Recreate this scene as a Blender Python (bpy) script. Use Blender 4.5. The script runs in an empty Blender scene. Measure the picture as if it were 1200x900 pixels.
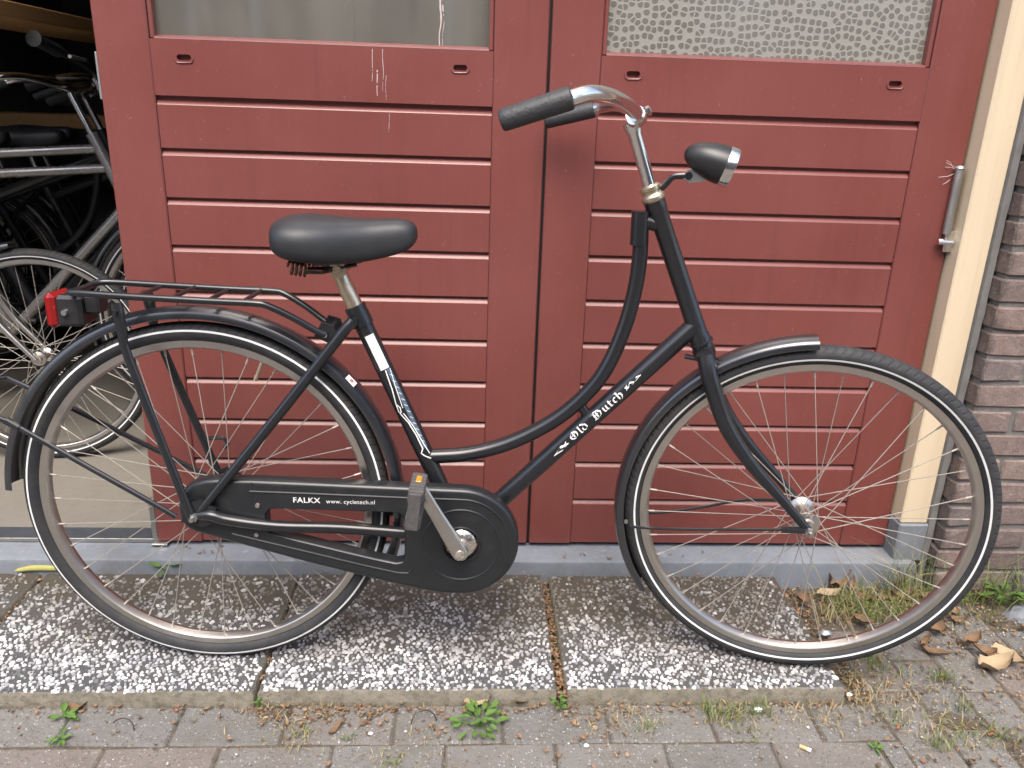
import bpy, bmesh, math, random
import numpy as np
from math import sin, cos, pi, radians, atan2, sqrt
from mathutils import Vector, Matrix, noise
from mathutils.geometry import tessellate_polygon

random.seed(7)
rng = np.random.default_rng(11)
scene = bpy.context.scene
COL = scene.collection

# ------------------------------------------------------------------ camera
CAM_H, PITCH, ROLL, YAW = 1.0897, 0.3346, 0.0347, 0.0560
def camera():
    F = Vector((sin(YAW) * cos(PITCH), cos(YAW) * cos(PITCH), -sin(PITCH)))
    R0 = Vector((cos(YAW), -sin(YAW), 0))
    U0 = R0.cross(F)
    R = R0 * cos(ROLL) + U0 * sin(ROLL)
    U = -R0 * sin(ROLL) + U0 * cos(ROLL)
    cam = bpy.data.cameras.new('camera')
    cam.sensor_width = 36.0
    cam.lens = 936.99 / 1200 * 36.0
    cam.clip_start = 0.02
    cam.clip_end = 500
    o = bpy.data.objects.new('camera', cam)
    COL.objects.link(o)
    m = Matrix((R, U, -F)).transposed().to_4x4()
    m.translation = (0, 0, CAM_H)
    o.matrix_world = m
    scene.camera = o
camera()

# ------------------------------------------------------------------ sky, sun, exposure
SUN_EL, SUN_AZ = radians(60), radians(188)     # azimuth clockwise from +Y (the door side)
world = bpy.data.worlds.new('World')
scene.world = world
world.use_nodes = True
nt = world.node_tree
bg = nt.nodes['Background']
sky = nt.nodes.new('ShaderNodeTexSky')
sky.sky_type = 'NISHITA'
sky.sun_disc = False
sky.sun_elevation = SUN_EL
sky.sun_rotation = SUN_AZ
sky.air_density = 1.0
sky.dust_density = 4.0
sky.ozone_density = 0.6
hsv = nt.nodes.new('ShaderNodeHueSaturation')
hsv.inputs['Saturation'].default_value = 1.05
nt.links.new(sky.outputs[0], hsv.inputs['Color'])
nt.links.new(hsv.outputs[0], bg.inputs['Color'])
bg.inputs['Strength'].default_value = 0.15
sun = bpy.data.lights.new('sun', 'SUN')
sun.energy = 0.95
sun.angle = radians(36)
sun.color = (1.0, 0.965, 0.915)
so = bpy.data.objects.new('sun', sun)
COL.objects.link(so)
sd = Vector((sin(SUN_AZ) * cos(SUN_EL), cos(SUN_AZ) * cos(SUN_EL), sin(SUN_EL)))
so.rotation_euler = sd.to_track_quat('Z', 'Y').to_euler()
scene.view_settings.view_transform = 'Standard'
scene.view_settings.look = 'None'
scene.view_settings.gamma = 1.0
scene.view_settings.use_curve_mapping = False
scene.view_settings.exposure = 1.55

# ------------------------------------------------------------------ material helpers
class NT:
    def __init__(s, name):
        s.m = bpy.data.materials.new(name)
        s.m.use_nodes = True
        s.t = s.m.node_tree
        s.b = s.t.nodes['Principled BSDF']
        s.out = s.t.nodes['Material Output']
    def n(s, typ, **kw):
        o = s.t.nodes.new('ShaderNode' + typ)
        for k, v in kw.items():
            setattr(o, k, v)
        return o
    def l(s, a, b):
        s.t.links.new(a, b)
    def coord(s, which='Object'):
        if not hasattr(s, '_tc'):
            s._tc = s.n('TexCoord')
        return s._tc.outputs[which]
    def pos(s):
        if not hasattr(s, '_geo'):
            s._geo = s.n('NewGeometry')
        return s._geo.outputs['Position']
    def island(s):
        if not hasattr(s, '_geo'):
            s._geo = s.n('NewGeometry')
        return s._geo.outputs['Random Per Island']
    def objrand(s):
        if not hasattr(s, '_oi'):
            s._oi = s.n('ObjectInfo')
        return s._oi.outputs['Random']
    def mapped(s, vec, scale):
        mp = s.n('Mapping')
        mp.inputs['Scale'].default_value = scale
        s.l(vec, mp.inputs['Vector'])
        return mp.outputs[0]
    def noise(s, vec, scale, detail=4, rough=0.55, dist=0.0):
        x = s.n('TexNoise')
        x.inputs['Scale'].default_value = scale
        x.inputs['Detail'].default_value = detail
        x.inputs['Roughness'].default_value = rough
        x.inputs['Distortion'].default_value = dist
        s.l(vec, x.inputs['Vector'])
        return x.outputs['Fac']
    def voro(s, vec, scale, out='Distance', feature='F1'):
        x = s.n('TexVoronoi', feature=feature)
        x.inputs['Scale'].default_value = scale
        s.l(vec, x.inputs['Vector'])
        return x.outputs[out]
    def ramp(s, fac, stops, interp='LINEAR'):
        r = s.n('ValToRGB')
        cr = r.color_ramp
        cr.interpolation = interp
        while len(cr.elements) < len(stops):
            cr.elements.new(0.5)
        for e, (p, c) in zip(cr.elements, stops):
            e.position = p
            e.color = (c, c, c, 1) if isinstance(c, (int, float)) else (*c, 1)
        s.l(fac, r.inputs[0])
        return r.outputs[0]
    def mix(s, fac, a, b, mode='MIX'):
        x = s.n('Mix', data_type='RGBA', blend_type=mode)
        for i, v in ((0, fac), (6, a), (7, b)):
            if isinstance(v, (int, float)):
                x.inputs[i].default_value = v if i == 0 else (v, v, v, 1)
            elif isinstance(v, tuple):
                x.inputs[i].default_value = (*v, 1)
            else:
                s.l(v, x.inputs[i])
        return x.outputs[2]
    def math(s, op, a, b=0.0, c=None):
        x = s.n('Math', operation=op)
        for i, v in enumerate((a, b, c)):
            if v is None:
                continue
            if isinstance(v, (int, float)):
                x.inputs[i].default_value = v
            else:
                s.l(v, x.inputs[i])
        return x.outputs[0]
    def bump(s, h, strength=0.3, dist=0.002, normal=None):
        x = s.n('Bump')
        x.inputs['Strength'].default_value = strength
        x.inputs['Distance'].default_value = dist
        s.l(h, x.inputs['Height'])
        if normal is not None:
            s.l(normal, x.inputs['Normal'])
        s.l(x.outputs[0], s.b.inputs['Normal'])
        return x.outputs[0]
    def set(s, col=None, rough=None, metal=None, spec=None, coat=None):
        for k, v in (('Base Color', col), ('Roughness', rough), ('Metallic', metal), ('Specular IOR Level', spec), ('Coat Weight', coat)):
            if v is None:
                continue
            if isinstance(v, tuple):
                s.b.inputs[k].default_value = (*v, 1)
            elif isinstance(v, (int, float)):
                s.b.inputs[k].default_value = v
            else:
                s.l(v, s.b.inputs[k])
        return s

M = {}
def simple(name, col, rough=0.5, metal=0.0, var=0.15, vscale=40.0, bump=0.0, rvar=0.1, spec=0.5):
    t = NT(name)
    f = t.noise(t.coord(), vscale, 5)
    dark = tuple(c * (1 - var) for c in col)
    lite = tuple(min(1, c * (1 + var)) for c in col)
    t.set(t.mix(f, dark, lite), None, metal, spec)
    g = t.noise(t.coord(), vscale * 0.4, 4)
    t.l(t.math('MULTIPLY_ADD', g, rvar * 2, rough - rvar), t.b.inputs['Roughness'])
    if bump:
        t.bump(t.noise(t.coord(), vscale * 4, 3), bump, 0.001)
    M[name] = t.m
    return t

# --- painted wood of the doors
t = NT('door_paint')
p = t.pos()
big = t.noise(p, 2.2, 5, 0.6)
fine = t.noise(t.mapped(p, (6, 6, 90)), 3.0, 4)
streak = t.noise(t.mapped(p, (30, 30, 2.5)), 2.0, 5)
c0 = t.mix(t.ramp(big, [(0.3, 0), (0.7, 1)]), (0.132, 0.033, 0.027), (0.178, 0.051, 0.042))
c1 = t.mix(t.math('MULTIPLY', t.ramp(streak, [(0.45, 0), (0.75, 1)]), 0.15), c0, (0.20, 0.075, 0.062))
chal = t.ramp(t.noise(p, 9, 6, 0.7), [(0.62, 0), (0.78, 1)])
c2 = t.mix(t.math('MULTIPLY', chal, 0.45), c1, (0.115, 0.036, 0.030))
# thin pale scratches and flecks
v = t.noise(t.mapped(p, (22, 22, 16)), 9.0, 2, 0.5, 1.5)
fade = t.ramp(t.noise(p, 0.9, 4, 0.6, 0.6), [(0.38, 0), (0.66, 1)])
c2 = t.mix(t.math('MULTIPLY', fade, 0.40), c2, (0.190, 0.064, 0.056))
runs = t.ramp(t.noise(t.mapped(p, (60, 60, 1.6)), 1.0, 5, 0.65), [(0.56, 0), (0.74, 1)])
c2 = t.mix(t.math('MULTIPLY', runs, 0.30), c2, (0.10, 0.036, 0.032))
fleck = t.ramp(v, [(0.71, 0), (0.74, 1)])
c3 = t.mix(t.math('MULTIPLY', fleck, 0.35), c2, (0.42, 0.25, 0.23))
t.set(c3, None, 0, 0.5)
t.l(t.math('MULTIPLY_ADD', big, 0.2, 0.24), t.b.inputs['Roughness'])
h = t.math('ADD', t.math('MULTIPLY', fine, 0.5), t.noise(p, 160, 3))
t.bump(h, 0.12, 0.0012)
M['door_paint'] = t.m

simple('gap_black', (0.012, 0.012, 0.013), 0.7)
# --- cream jamb
t = NT('cream_paint')
p = t.pos()
c = t.mix(t.noise(t.mapped(p, (3, 3, 1)), 4, 5), (0.55, 0.455, 0.315), (0.63, 0.53, 0.375))
dirt = t.ramp(t.noise(p, 35, 5, 0.7), [(0.62, 0), (0.8, 1)])
run = t.ramp(t.noise(t.mapped(p, (45, 45, 1.2)), 1.0, 5, 0.65), [(0.52, 0), (0.74, 1)])
c = t.mix(t.math('MULTIPLY', run, 0.3), c, (0.36, 0.29, 0.19))
t.set(t.mix(t.math('MULTIPLY', dirt, 0.3), c, (0.30, 0.24, 0.16)), 0.4)
t.bump(t.noise(p, 120, 3), 0.08, 0.001)
M['cream_paint'] = t.m
# --- blue stone
t = NT('blue_stone')
p = t.pos()
c = t.mix(t.noise(p, 14, 6, 0.65), (0.115, 0.13, 0.15), (0.21, 0.23, 0.255))
sp = t.ramp(t.noise(p, 70, 4, 0.6), [(0.6, 0), (0.74, 1)])
c = t.mix(t.math('MULTIPLY', sp, 0.4), c, (0.33, 0.33, 0.32))
c = t.mix(t.math('MULTIPLY', t.ramp(t.noise(p, 5, 6, 0.75), [(0.46, 0), (0.66, 1)]), 0.5), c, (0.10, 0.098, 0.088))
c = t.mix(t.math('MULTIPLY', t.ramp(t.noise(p, 18, 5, 0.75), [(0.60, 0), (0.72, 1)]), 0.5), c, (0.36, 0.37, 0.38))
t.set(c, 0.62)
t.bump(t.noise(p, 90, 5), 0.3, 0.002)
M['blue_stone'] = t.m
simple('threshold_rubber', (0.045, 0.05, 0.058), 0.55, var=0.4, vscale=30, bump=0.2)
simple('sealant', (0.14, 0.138, 0.132), 0.8, var=0.35, vscale=30, bump=0.4)
# --- bricks
t = NT('brick')
p = t.pos(); o = t.coord()
base = t.ramp(t.objrand(), [(0.0, (0.165, 0.125, 0.115)), (0.35, (0.215, 0.162, 0.142)), (0.65, (0.25, 0.180, 0.152)), (0.85, (0.19, 0.162, 0.153)), (1.0, (0.275, 0.200, 0.163))])
c = t.mix(t.math('MULTIPLY', t.ramp(t.noise(p, 45, 6, 0.7), [(0.35, 0), (0.7, 1)]), 0.6), base, (0.10, 0.075, 0.07))
c = t.mix(t.math('MULTIPLY', t.ramp(t.noise(p, 26, 5, 0.7), [(0.56, 0), (0.72, 1)]), 0.42), c, (0.30, 0.26, 0.235))
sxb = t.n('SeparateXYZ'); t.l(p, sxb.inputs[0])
jamb_dark = t.ramp(t.math('ADD', t.math('MULTIPLY_ADD', sxb.outputs['X'], -26.0, 31.0), t.math('MULTIPLY_ADD', t.noise(p, 30, 5, 0.7), 1.6, -0.8)), [(0.1, 0), (0.6, 1)])  # bricks turn darker towards the jamb end, edge broken up by noise
c = t.mix(t.math('MULTIPLY', jamb_dark, 0.55), c, (0.052, 0.044, 0.040))
c = t.mix(t.math('MULTIPLY', t.ramp(t.noise(p, 260, 3, 0.6), [(0.56, 0), (0.66, 1)]), 0.35), c, (0.36, 0.31, 0.28))
t.set(c, 0.85, 0, 0.3)
t.bump(t.noise(p, 130, 7, 0.75), 0.8, 0.005)
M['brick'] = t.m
t = NT('mortar')
p = t.pos()
c = t.mix(t.noise(p, 30, 6, 0.7), (0.085, 0.083, 0.077), (0.22, 0.215, 0.20))
t.set(c, 0.95, 0, 0.2)
t.bump(t.noise(p, 130, 6, 0.7), 0.8, 0.004)
M['mortar'] = t.m
# --- exposed aggregate slabs
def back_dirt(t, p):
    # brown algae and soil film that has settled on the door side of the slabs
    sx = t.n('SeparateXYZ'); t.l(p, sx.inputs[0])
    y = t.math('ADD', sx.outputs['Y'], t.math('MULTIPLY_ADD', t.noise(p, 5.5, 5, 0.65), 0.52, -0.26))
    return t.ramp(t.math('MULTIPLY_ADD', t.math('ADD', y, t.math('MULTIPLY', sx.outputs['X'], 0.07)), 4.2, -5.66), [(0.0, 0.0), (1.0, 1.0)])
t = NT('slab_cement')
p = t.pos()
c = t.mix(t.noise(p, 60, 6, 0.7), (0.050, 0.052, 0.054), (0.105, 0.106, 0.104))
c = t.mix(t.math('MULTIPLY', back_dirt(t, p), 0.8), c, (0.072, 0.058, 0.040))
t.set(c, 0.9, 0, 0.25)
t.bump(t.noise(p, 260, 5, 0.7), 0.6, 0.003)
M['slab_cement'] = t.m
t = NT('slab_side')
p = t.pos()
c = t.mix(t.noise(t.mapped(p, (1, 1, 2.5)), 22, 6, 0.7), (0.13, 0.115, 0.085), (0.30, 0.275, 0.225))
c = t.mix(t.math('MULTIPLY', t.ramp(t.noise(p, 60, 5, 0.7), [(0.45, 0), (0.66, 1)]), 0.65), c, (0.085, 0.079, 0.056))
t.set(c, 0.95, 0, 0.2)
t.bump(t.noise(p, 160, 6, 0.75), 0.8, 0.005)
M['slab_side'] = t.m
t = NT('pebble')
p = t.pos()
base = t.ramp(t.island(), [(0.0, (0.10, 0.11, 0.12)), (0.07, (0.24, 0.25, 0.27)), (0.18, (0.33, 0.335, 0.34)), (0.34, (0.48, 0.48, 0.475)), (0.60, (0.60, 0.60, 0.595)), (0.8, (0.40, 0.41, 0.435)), (0.90, (0.66, 0.66, 0.655))], 'CONSTANT')
c = t.mix(t.math('MULTIPLY', t.noise(p, 240, 4), 0.25), base, (0.36, 0.34, 0.31))
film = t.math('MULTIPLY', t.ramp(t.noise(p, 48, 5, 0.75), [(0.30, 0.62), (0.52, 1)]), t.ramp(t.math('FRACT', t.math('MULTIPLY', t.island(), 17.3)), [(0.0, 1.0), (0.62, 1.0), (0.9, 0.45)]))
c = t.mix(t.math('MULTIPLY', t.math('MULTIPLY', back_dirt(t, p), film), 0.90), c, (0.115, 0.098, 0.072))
t.set(c, 0.55, 0, 0.4)
M['pebble'] = t.m
# --- pavers
t = NT('paver')
p = t.pos()
base = t.ramp(t.objrand(), [(0.0, (0.138, 0.136, 0.127)), (0.5, (0.170, 0.166, 0.153)), (0.85, (0.164, 0.152, 0.137)), (1.0, (0.182, 0.150, 0.132))])
vc = t.n('TexVoronoi'); vc.inputs['Scale'].default_value = 190; t.l(p, vc.inputs['Vector'])
sc_ = t.n('SeparateColor'); t.l(vc.outputs['Color'], sc_.inputs[0])
near_ = t.ramp(vc.outputs['Distance'], [(0.30, 1), (0.48, 0)])
c = t.mix(t.math('MULTIPLY', t.math('MULTIPLY', t.ramp(sc_.outputs[0], [(0.80, 0), (0.84, 1)]), near_), 0.8), base, (0.34, 0.325, 0.30))
c = t.mix(t.math('MULTIPLY', t.math('MULTIPLY', t.ramp(sc_.outputs[1], [(0.78, 0), (0.82, 1)]), near_), 0.7), c, (0.055, 0.052, 0.05))
c = t.mix(t.math('MULTIPLY', t.ramp(t.noise(p, 330, 3, 0.6), [(0.45, 0), (0.68, 1)]), 0.5), c, (0.22, 0.205, 0.185))
c = t.mix(t.math('MULTIPLY', t.ramp(t.noise(p, 11, 5, 0.65), [(0.42, 0), (0.66, 1)]), 0.4), c, (0.115, 0.098, 0.074))
t.set(c, 0.92, 0, 0.25)
t.bump(t.math('ADD', t.noise(p, 220, 5, 0.7), t.math('MULTIPLY', t.noise(p, 50, 4), 1.5)), 0.7, 0.004)
M['paver'] = t.m
t = NT('soil')
p = t.pos()
c = t.mix(t.noise(p, 20, 7, 0.7), (0.105, 0.086, 0.064), (0.225, 0.190, 0.145))
c = t.mix(t.math('MULTIPLY', t.ramp(t.noise(p, 170, 3, 0.7), [(0.58, 0), (0.7, 1)]), 0.6), c, (0.30, 0.24, 0.17))
t.set(c, 0.97, 0, 0.15)
t.bump(t.math('ADD', t.noise(p, 120, 6, 0.75), t.noise(p, 25, 4)), 1.0, 0.012)
M['soil'] = t.m
t = NT('street_paving')
p = t.pos()
bt = t.n('TexBrick')
bt.inputs['Scale'].default_value = 1.0
bt.inputs['Brick Width'].default_value = 0.2
bt.inputs['Row Height'].default_value = 0.1
bt.inputs['Mortar Size'].default_value = 0.005
bt.inputs['Color1'].default_value = (0.16, 0.14, 0.12, 1)
bt.inputs['Color2'].default_value = (0.20, 0.16, 0.135, 1)
bt.inputs['Mortar'].default_value = (0.07, 0.055, 0.04, 1)
t.l(p, bt.inputs['Vector'])
t.set(t.mix(t.math('MULTIPLY', t.noise(p, 60, 5), 0.5), bt.outputs['Color'], (0.1, 0.085, 0.07)), 0.92)
M['street_paving'] = t.m
t = NT('concrete_floor')
p = t.pos()
c = t.mix(t.noise(p, 6, 6, 0.65), (0.145, 0.132, 0.110), (0.20, 0.186, 0.158))
c = t.mix(t.math('MULTIPLY', t.ramp(t.noise(p, 40, 5, 0.7), [(0.5, 0), (0.75, 1)]), 0.4), c, (0.11, 0.10, 0.08))
t.set(c, 0.8)
t.bump(t.noise(p, 140, 5), 0.25, 0.002)
M['concrete_floor'] = t.m
simple('dark_plaster', (0.10, 0.092, 0.082), 0.95, var=0.3, vscale=6)
t = NT('raw_wood')
p = t.coord()
c = t.mix(t.noise(t.mapped(p, (28, 1.2, 28)), 2, 5, 0.6, 0.6), (0.30, 0.155, 0.05), (0.50, 0.285, 0.115))
t.set(c, 0.6)
M['raw_wood'] = t.m
# --- bicycle
t = NT('black_paint')
o = t.coord()
f = t.noise(o, 22, 6, 0.7)
c = t.mix(f, (0.0075, 0.0083, 0.0100), (0.0130, 0.0142, 0.0165))
dust = t.ramp(t.noise(o, 60, 6, 0.75), [(0.55, 0), (0.8, 1)])
c = t.mix(t.math('MULTIPLY', dust, 0.4), c, (0.032, 0.031, 0.030))
t.set(c, None, 0, 0.5)
t.l(t.math('MULTIPLY_ADD', t.noise(o, 9, 5), 0.2, 0.24), t.b.inputs['Roughness']); t.set(coat=0.45); t.b.inputs['Coat Roughness'].default_value = 0.12; t.b.inputs['Specular IOR Level'].default_value = 0.4
t.bump(t.noise(o, 300, 3), 0.05, 0.0006)
M['black_paint'] = t.m
t = NT('fender_paint')
o = t.coord()
c = t.mix(t.noise(o, 18, 6, 0.7), (0.007, 0.0082, 0.0105), (0.013, 0.015, 0.019))
dust = t.ramp(t.noise(o, 45, 6, 0.75), [(0.5, 0), (0.8, 1)])
c = t.mix(t.math('MULTIPLY', dust, 0.3), c, (0.04, 0.039, 0.037))
t.set(c, None, 0, 0.55)
t.l(t.math('MULTIPLY_ADD', t.noise(o, 12, 5), 0.2, 0.2), t.b.inputs['Roughness']); t.set(coat=1.0); t.b.inputs['Coat Roughness'].default_value = 0.2; t.b.inputs['Specular IOR Level'].default_value = 0.8
M['fender_paint'] = t.m
t = NT('case_plastic')
o = t.coord()
c = t.mix(t.noise(o, 30, 6, 0.7), (0.0095, 0.0108, 0.0125), (0.016, 0.018, 0.0205))
dust = t.ramp(t.noise(o, 38, 6, 0.75), [(0.5, 0), (0.78, 1)])
c = t.mix(t.math('MULTIPLY', dust, 0.4), c, (0.042, 0.040, 0.037))
t.set(c, 0.34, 0, 0.5)
t.bump(t.noise(o, 420, 3), 0.1, 0.0006)
M['case_plastic'] = t.m
simple('rubber', (0.020, 0.020, 0.021), 0.72, var=0.3, vscale=60)
simple('grip_rubber', (0.024, 0.025, 0.027), 0.6, var=0.2, vscale=60)
t = NT('grip_textured')
o = t.coord()
t.set((0.030, 0.031, 0.033), 0.55)
t.bump(t.ramp(t.voro(o, 170), [(0.25, 1.0), (0.55, 0.0)]), 0.25, 0.001)
M['grip_textured'] = t.m
t = NT('saddle_vinyl')
o = t.coord()
c = t.mix(t.noise(o, 18, 5, 0.65), (0.015, 0.0165, 0.0185), (0.029, 0.0315, 0.035))
t.set(c, None, 0, 0.5)
t.l(t.math('MULTIPLY_ADD', t.noise(o, 14, 5), 0.2, 0.38), t.b.inputs['Roughness'])
t.bump(t.voro(o, 700), 0.12, 0.0006)
M['saddle_vinyl'] = t.m
def chrome(name, base, rough, rust=0.0, rustscale=60):
    t = NT(name)
    o = t.coord()
    c = t.mix(t.noise(o, 30, 4), tuple(x * 0.88 for x in base), base)
    rm = t.ramp(t.noise(o, rustscale, 6, 0.75), [(0.62 - rust * 0.3, 0), (0.72 - rust * 0.2, 1)])
    rm = t.math('MULTIPLY', rm, min(1, rust * 2))
    c = t.mix(rm, c, (0.22, 0.11, 0.045))
    t.set(c)
    t.l(t.math('SUBTRACT', 1.0, t.math('MULTIPLY', rm, 0.8)), t.b.inputs['Metallic'])
    t.l(t.math('ADD', t.math('MULTIPLY', rm, 0.4), t.math('MULTIPLY_ADD', t.noise(o, 25, 5), 0.12, rough - 0.05)), t.b.inputs['Roughness'])
    M[name] = t.m
chrome('chrome', (0.80, 0.79, 0.77), 0.17)
chrome('rim_steel', (0.62, 0.59, 0.54), 0.32, 0.10, 40)
simple('spoke_steel', (0.38, 0.355, 0.315), 0.4, metal=0.4, var=0.2, vscale=80)
chrome('nickel', (0.68, 0.58, 0.42), 0.32, 0.25, 50)
chrome('hub_steel', (0.62, 0.59, 0.55), 0.30, 0.3, 90)
chrome('crank_steel', (0.60, 0.58, 0.54), 0.33, 0.12, 90)
chrome('rusty_chrome', (0.76, 0.72, 0.66), 0.2, 0.38, 55)
chrome('rusty_dark', (0.10, 0.085, 0.07), 0.45, 0.5, 70)
chrome('galvanised', (0.42, 0.42, 0.40), 0.45, 0.3, 50)
simple('stripe_white', (0.66, 0.67, 0.66), 0.45, var=0.2, vscale=30)
simple('white_print', (0.72, 0.72, 0.70), 0.5, var=0.1)
simple('sticker_blue', (0.07, 0.10, 0.135), 0.45)
simple('sticker_red', (0.45, 0.10, 0.08), 0.5)
simple('red_lens', (0.24, 0.006, 0.007), 0.18, var=0.1)
simple('amber', (0.55, 0.22, 0.02), 0.25, var=0.1)
simple('black_plastic', (0.016, 0.016, 0.017), 0.4, var=0.2, vscale=60)
simple('pedal_rubber', (0.065, 0.062, 0.059), 0.85, var=0.4, vscale=90, bump=0.5)
simple('zinc_plate', (0.55, 0.58, 0.57), 0.35, metal=0.8)
t = NT('tyre_tread')
o = t.coord()
sx = t.n('SeparateXYZ'); t.l(o, sx.inputs[0])
ang = t.math('ARCTAN2', sx.outputs['Z'], sx.outputs['X'])
yy = t.math('ABSOLUTE', sx.outputs['Y'])
zig = t.math('PINGPONG', t.math('MULTIPLY', yy, 110.0), 1.0)
w = t.math('SINE', t.math('ADD', t.math('MULTIPLY', ang, 130.0), t.math('MULTIPLY', zig, 2.6)))
gv = t.ramp(t.math('MULTIPLY_ADD', w, 0.5, 0.5), [(0.05, 0), (0.28, 1)])
rad_ = t.math('SQRT', t.math('ADD', t.math('MULTIPLY', sx.outputs['X'], sx.outputs['X']), t.math('MULTIPLY', sx.outputs['Z'], sx.outputs['Z'])))
mask = t.ramp(t.math('MULTIPLY_ADD', rad_, 50.0, -16.5), [(0.35, 0), (0.45, 1)])
hgt = t.mix(mask, 1.0, gv)
c = t.mix(t.noise(o, 60, 5, 0.7), (0.015, 0.016, 0.018), (0.030, 0.031, 0.034))
dm = t.math('MULTIPLY', t.ramp(t.noise(o, 25, 5, 0.7), [(0.4, 0), (0.7, 1)]), 0.4)
c = t.mix(dm, c, (0.065, 0.060, 0.053))
t.set(t.mix(t.math('MULTIPLY', t.math('SUBTRACT', 1.0, hgt), 0.5), c, (0.012, 0.012, 0.012)), 0.68, 0, 0.4)
t.bump(hgt, 0.6, 0.0012)
M['tyre_tread'] = t.m
# --- glass
t = NT('clear_glass')
gl = t.n('BsdfGlossy'); gl.inputs['Roughness'].default_value = 0.05
tr = t.n('BsdfTransparent'); tr.inputs['Color'].default_value = (0.85, 0.88, 0.84, 1)
df = t.n('BsdfDiffuse'); df.inputs['Color'].default_value = (0.44, 0.42, 0.36, 1)
fr = t.n('Fresnel'); fr.inputs['IOR'].default_value = 1.9
m1 = t.n('MixShader'); m2 = t.n('MixShader')
dirt = t.ramp(t.noise(t.mapped(t.pos(), (3, 3, 1)), 2.5, 4, 0.6), [(0.3, 0.18), (0.75, 0.36)])
t.l(dirt, m1.inputs[0]); t.l(tr.outputs[0], m1.inputs[1]); t.l(df.outputs[0], m1.inputs[2])
t.l(fr.outputs[0], m2.inputs[0]); t.l(m1.outputs[0], m2.inputs[1]); t.l(gl.outputs[0], m2.inputs[2])
t.l(m2.outputs[0], t.out.inputs['Surface'])
M['clear_glass'] = t.m
t = NT('figured_glass')
p = t.pos()
sxz = t.n('SeparateXYZ'); t.l(p, sxz.inputs[0])
cb = t.n('CombineXYZ'); t.l(sxz.outputs['X'], cb.inputs['X']); t.l(sxz.outputs['Z'], cb.inputs['Y'])
flat = cb.outputs[0]
vz = t.n('TexVoronoi', voronoi_dimensions='2D'); vz.inputs['Scale'].default_value = 66; vz.inputs['Randomness'].default_value = 0.68
t.l(flat, vz.inputs['Vector'])
d1 = vz.outputs['Distance']
ve = t.n('TexVoronoi', voronoi_dimensions='2D', feature='DISTANCE_TO_EDGE'); ve.inputs['Scale'].default_value = 66; ve.inputs['Randomness'].default_value = 0.68
t.l(flat, ve.inputs['Vector'])
edge_ = t.ramp(ve.outputs['Distance'], [(0.05, 0), (0.13, 1)])
dots = t.math('MULTIPLY', edge_, t.ramp(d1, [(0.36, 1), (0.47, 0)]))
dn = t.noise(flat, 4, 4)
c = t.mix(dots, (0.255, 0.25, 0.22), t.mix(dn, (0.105, 0.102, 0.086), (0.165, 0.16, 0.138)))
c = t.mix(t.math('MULTIPLY', t.ramp(t.noise(flat, 1.6, 3), [(0.45, 0), (0.7, 1)]), 0.35), c, (0.30, 0.31, 0.31))
t.set(c, 0.14, 0, 0.6)
t.bump(dots, 0.3, 0.0015)
M['figured_glass'] = t.m
simple('curtain', (0.52, 0.48, 0.38), 0.9, var=0.25, vscale=5)
simple('curtain_pale', (0.68, 0.64, 0.52), 0.9, var=0.2, vscale=5)
simple('white_frame', (0.7, 0.7, 0.68), 0.4)
simple('house_brick', (0.20, 0.15, 0.125), 0.9, var=0.2, vscale=3)
simple('dark_pane', (0.02, 0.025, 0.03), 0.08)
t = NT('lamp_glass')
t.set((0.7, 0.72, 0.72), 0.08, 0.3)
M['lamp_glass'] = t.m
# --- plants and litter
def leafmat(name, cols, rough=0.7, trans=0.3):
    t = NT(name)
    c = t.ramp(t.island(), [(i / (len(cols) - 1), k) for i, k in enumerate(cols)])
    c = t.mix(t.math('MULTIPLY', t.noise(t.pos(), 160, 4), 0.5), c, tuple(x * 0.55 for x in cols[0]))
    t.set(c, rough, 0, 0.25)
    t.b.inputs['Subsurface Weight'].default_value = 0.0
    M[name] = t.m
leafmat('green_leaf', [(0.055, 0.115, 0.022), (0.09, 0.17, 0.035), (0.13, 0.22, 0.055)])
leafmat('green_grass', [(0.08, 0.13, 0.025), (0.14, 0.19, 0.05), (0.22, 0.24, 0.085)])
leafmat('dry_grass', [(0.30, 0.235, 0.12), (0.42, 0.34, 0.19), (0.24, 0.18, 0.09), (0.36, 0.33, 0.16)])
leafmat('dry_leaf', [(0.20, 0.105, 0.05), (0.26, 0.15, 0.075), (0.13, 0.07, 0.038), (0.32, 0.22, 0.125), (0.38, 0.30, 0.19)])
leafmat('pale_leaf', [(0.36, 0.27, 0.16), (0.42, 0.33, 0.21)])
leafmat('litter', [(0.17, 0.105, 0.058), (0.27, 0.175, 0.10), (0.10, 0.068, 0.042), (0.36, 0.28, 0.18), (0.30, 0.135, 0.07), (0.23, 0.20, 0.13)])
leafmat('pod_green', [(0.30, 0.30, 0.085), (0.38, 0.36, 0.12)])
leafmat('grit', [(0.5, 0.48, 0.44), (0.3, 0.28, 0.25), (0.16, 0.13, 0.11), (0.42, 0.36, 0.29), (0.6, 0.59, 0.57)])
simple('straw_white', (0.72, 0.70, 0.66), 0.6)
simple('filter_tan', (0.55, 0.36, 0.16), 0.7)
simple('dropping', (0.46, 0.39, 0.37), 0.8, var=0.2)
simple('cobweb', (0.55, 0.53, 0.50), 0.8)

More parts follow.
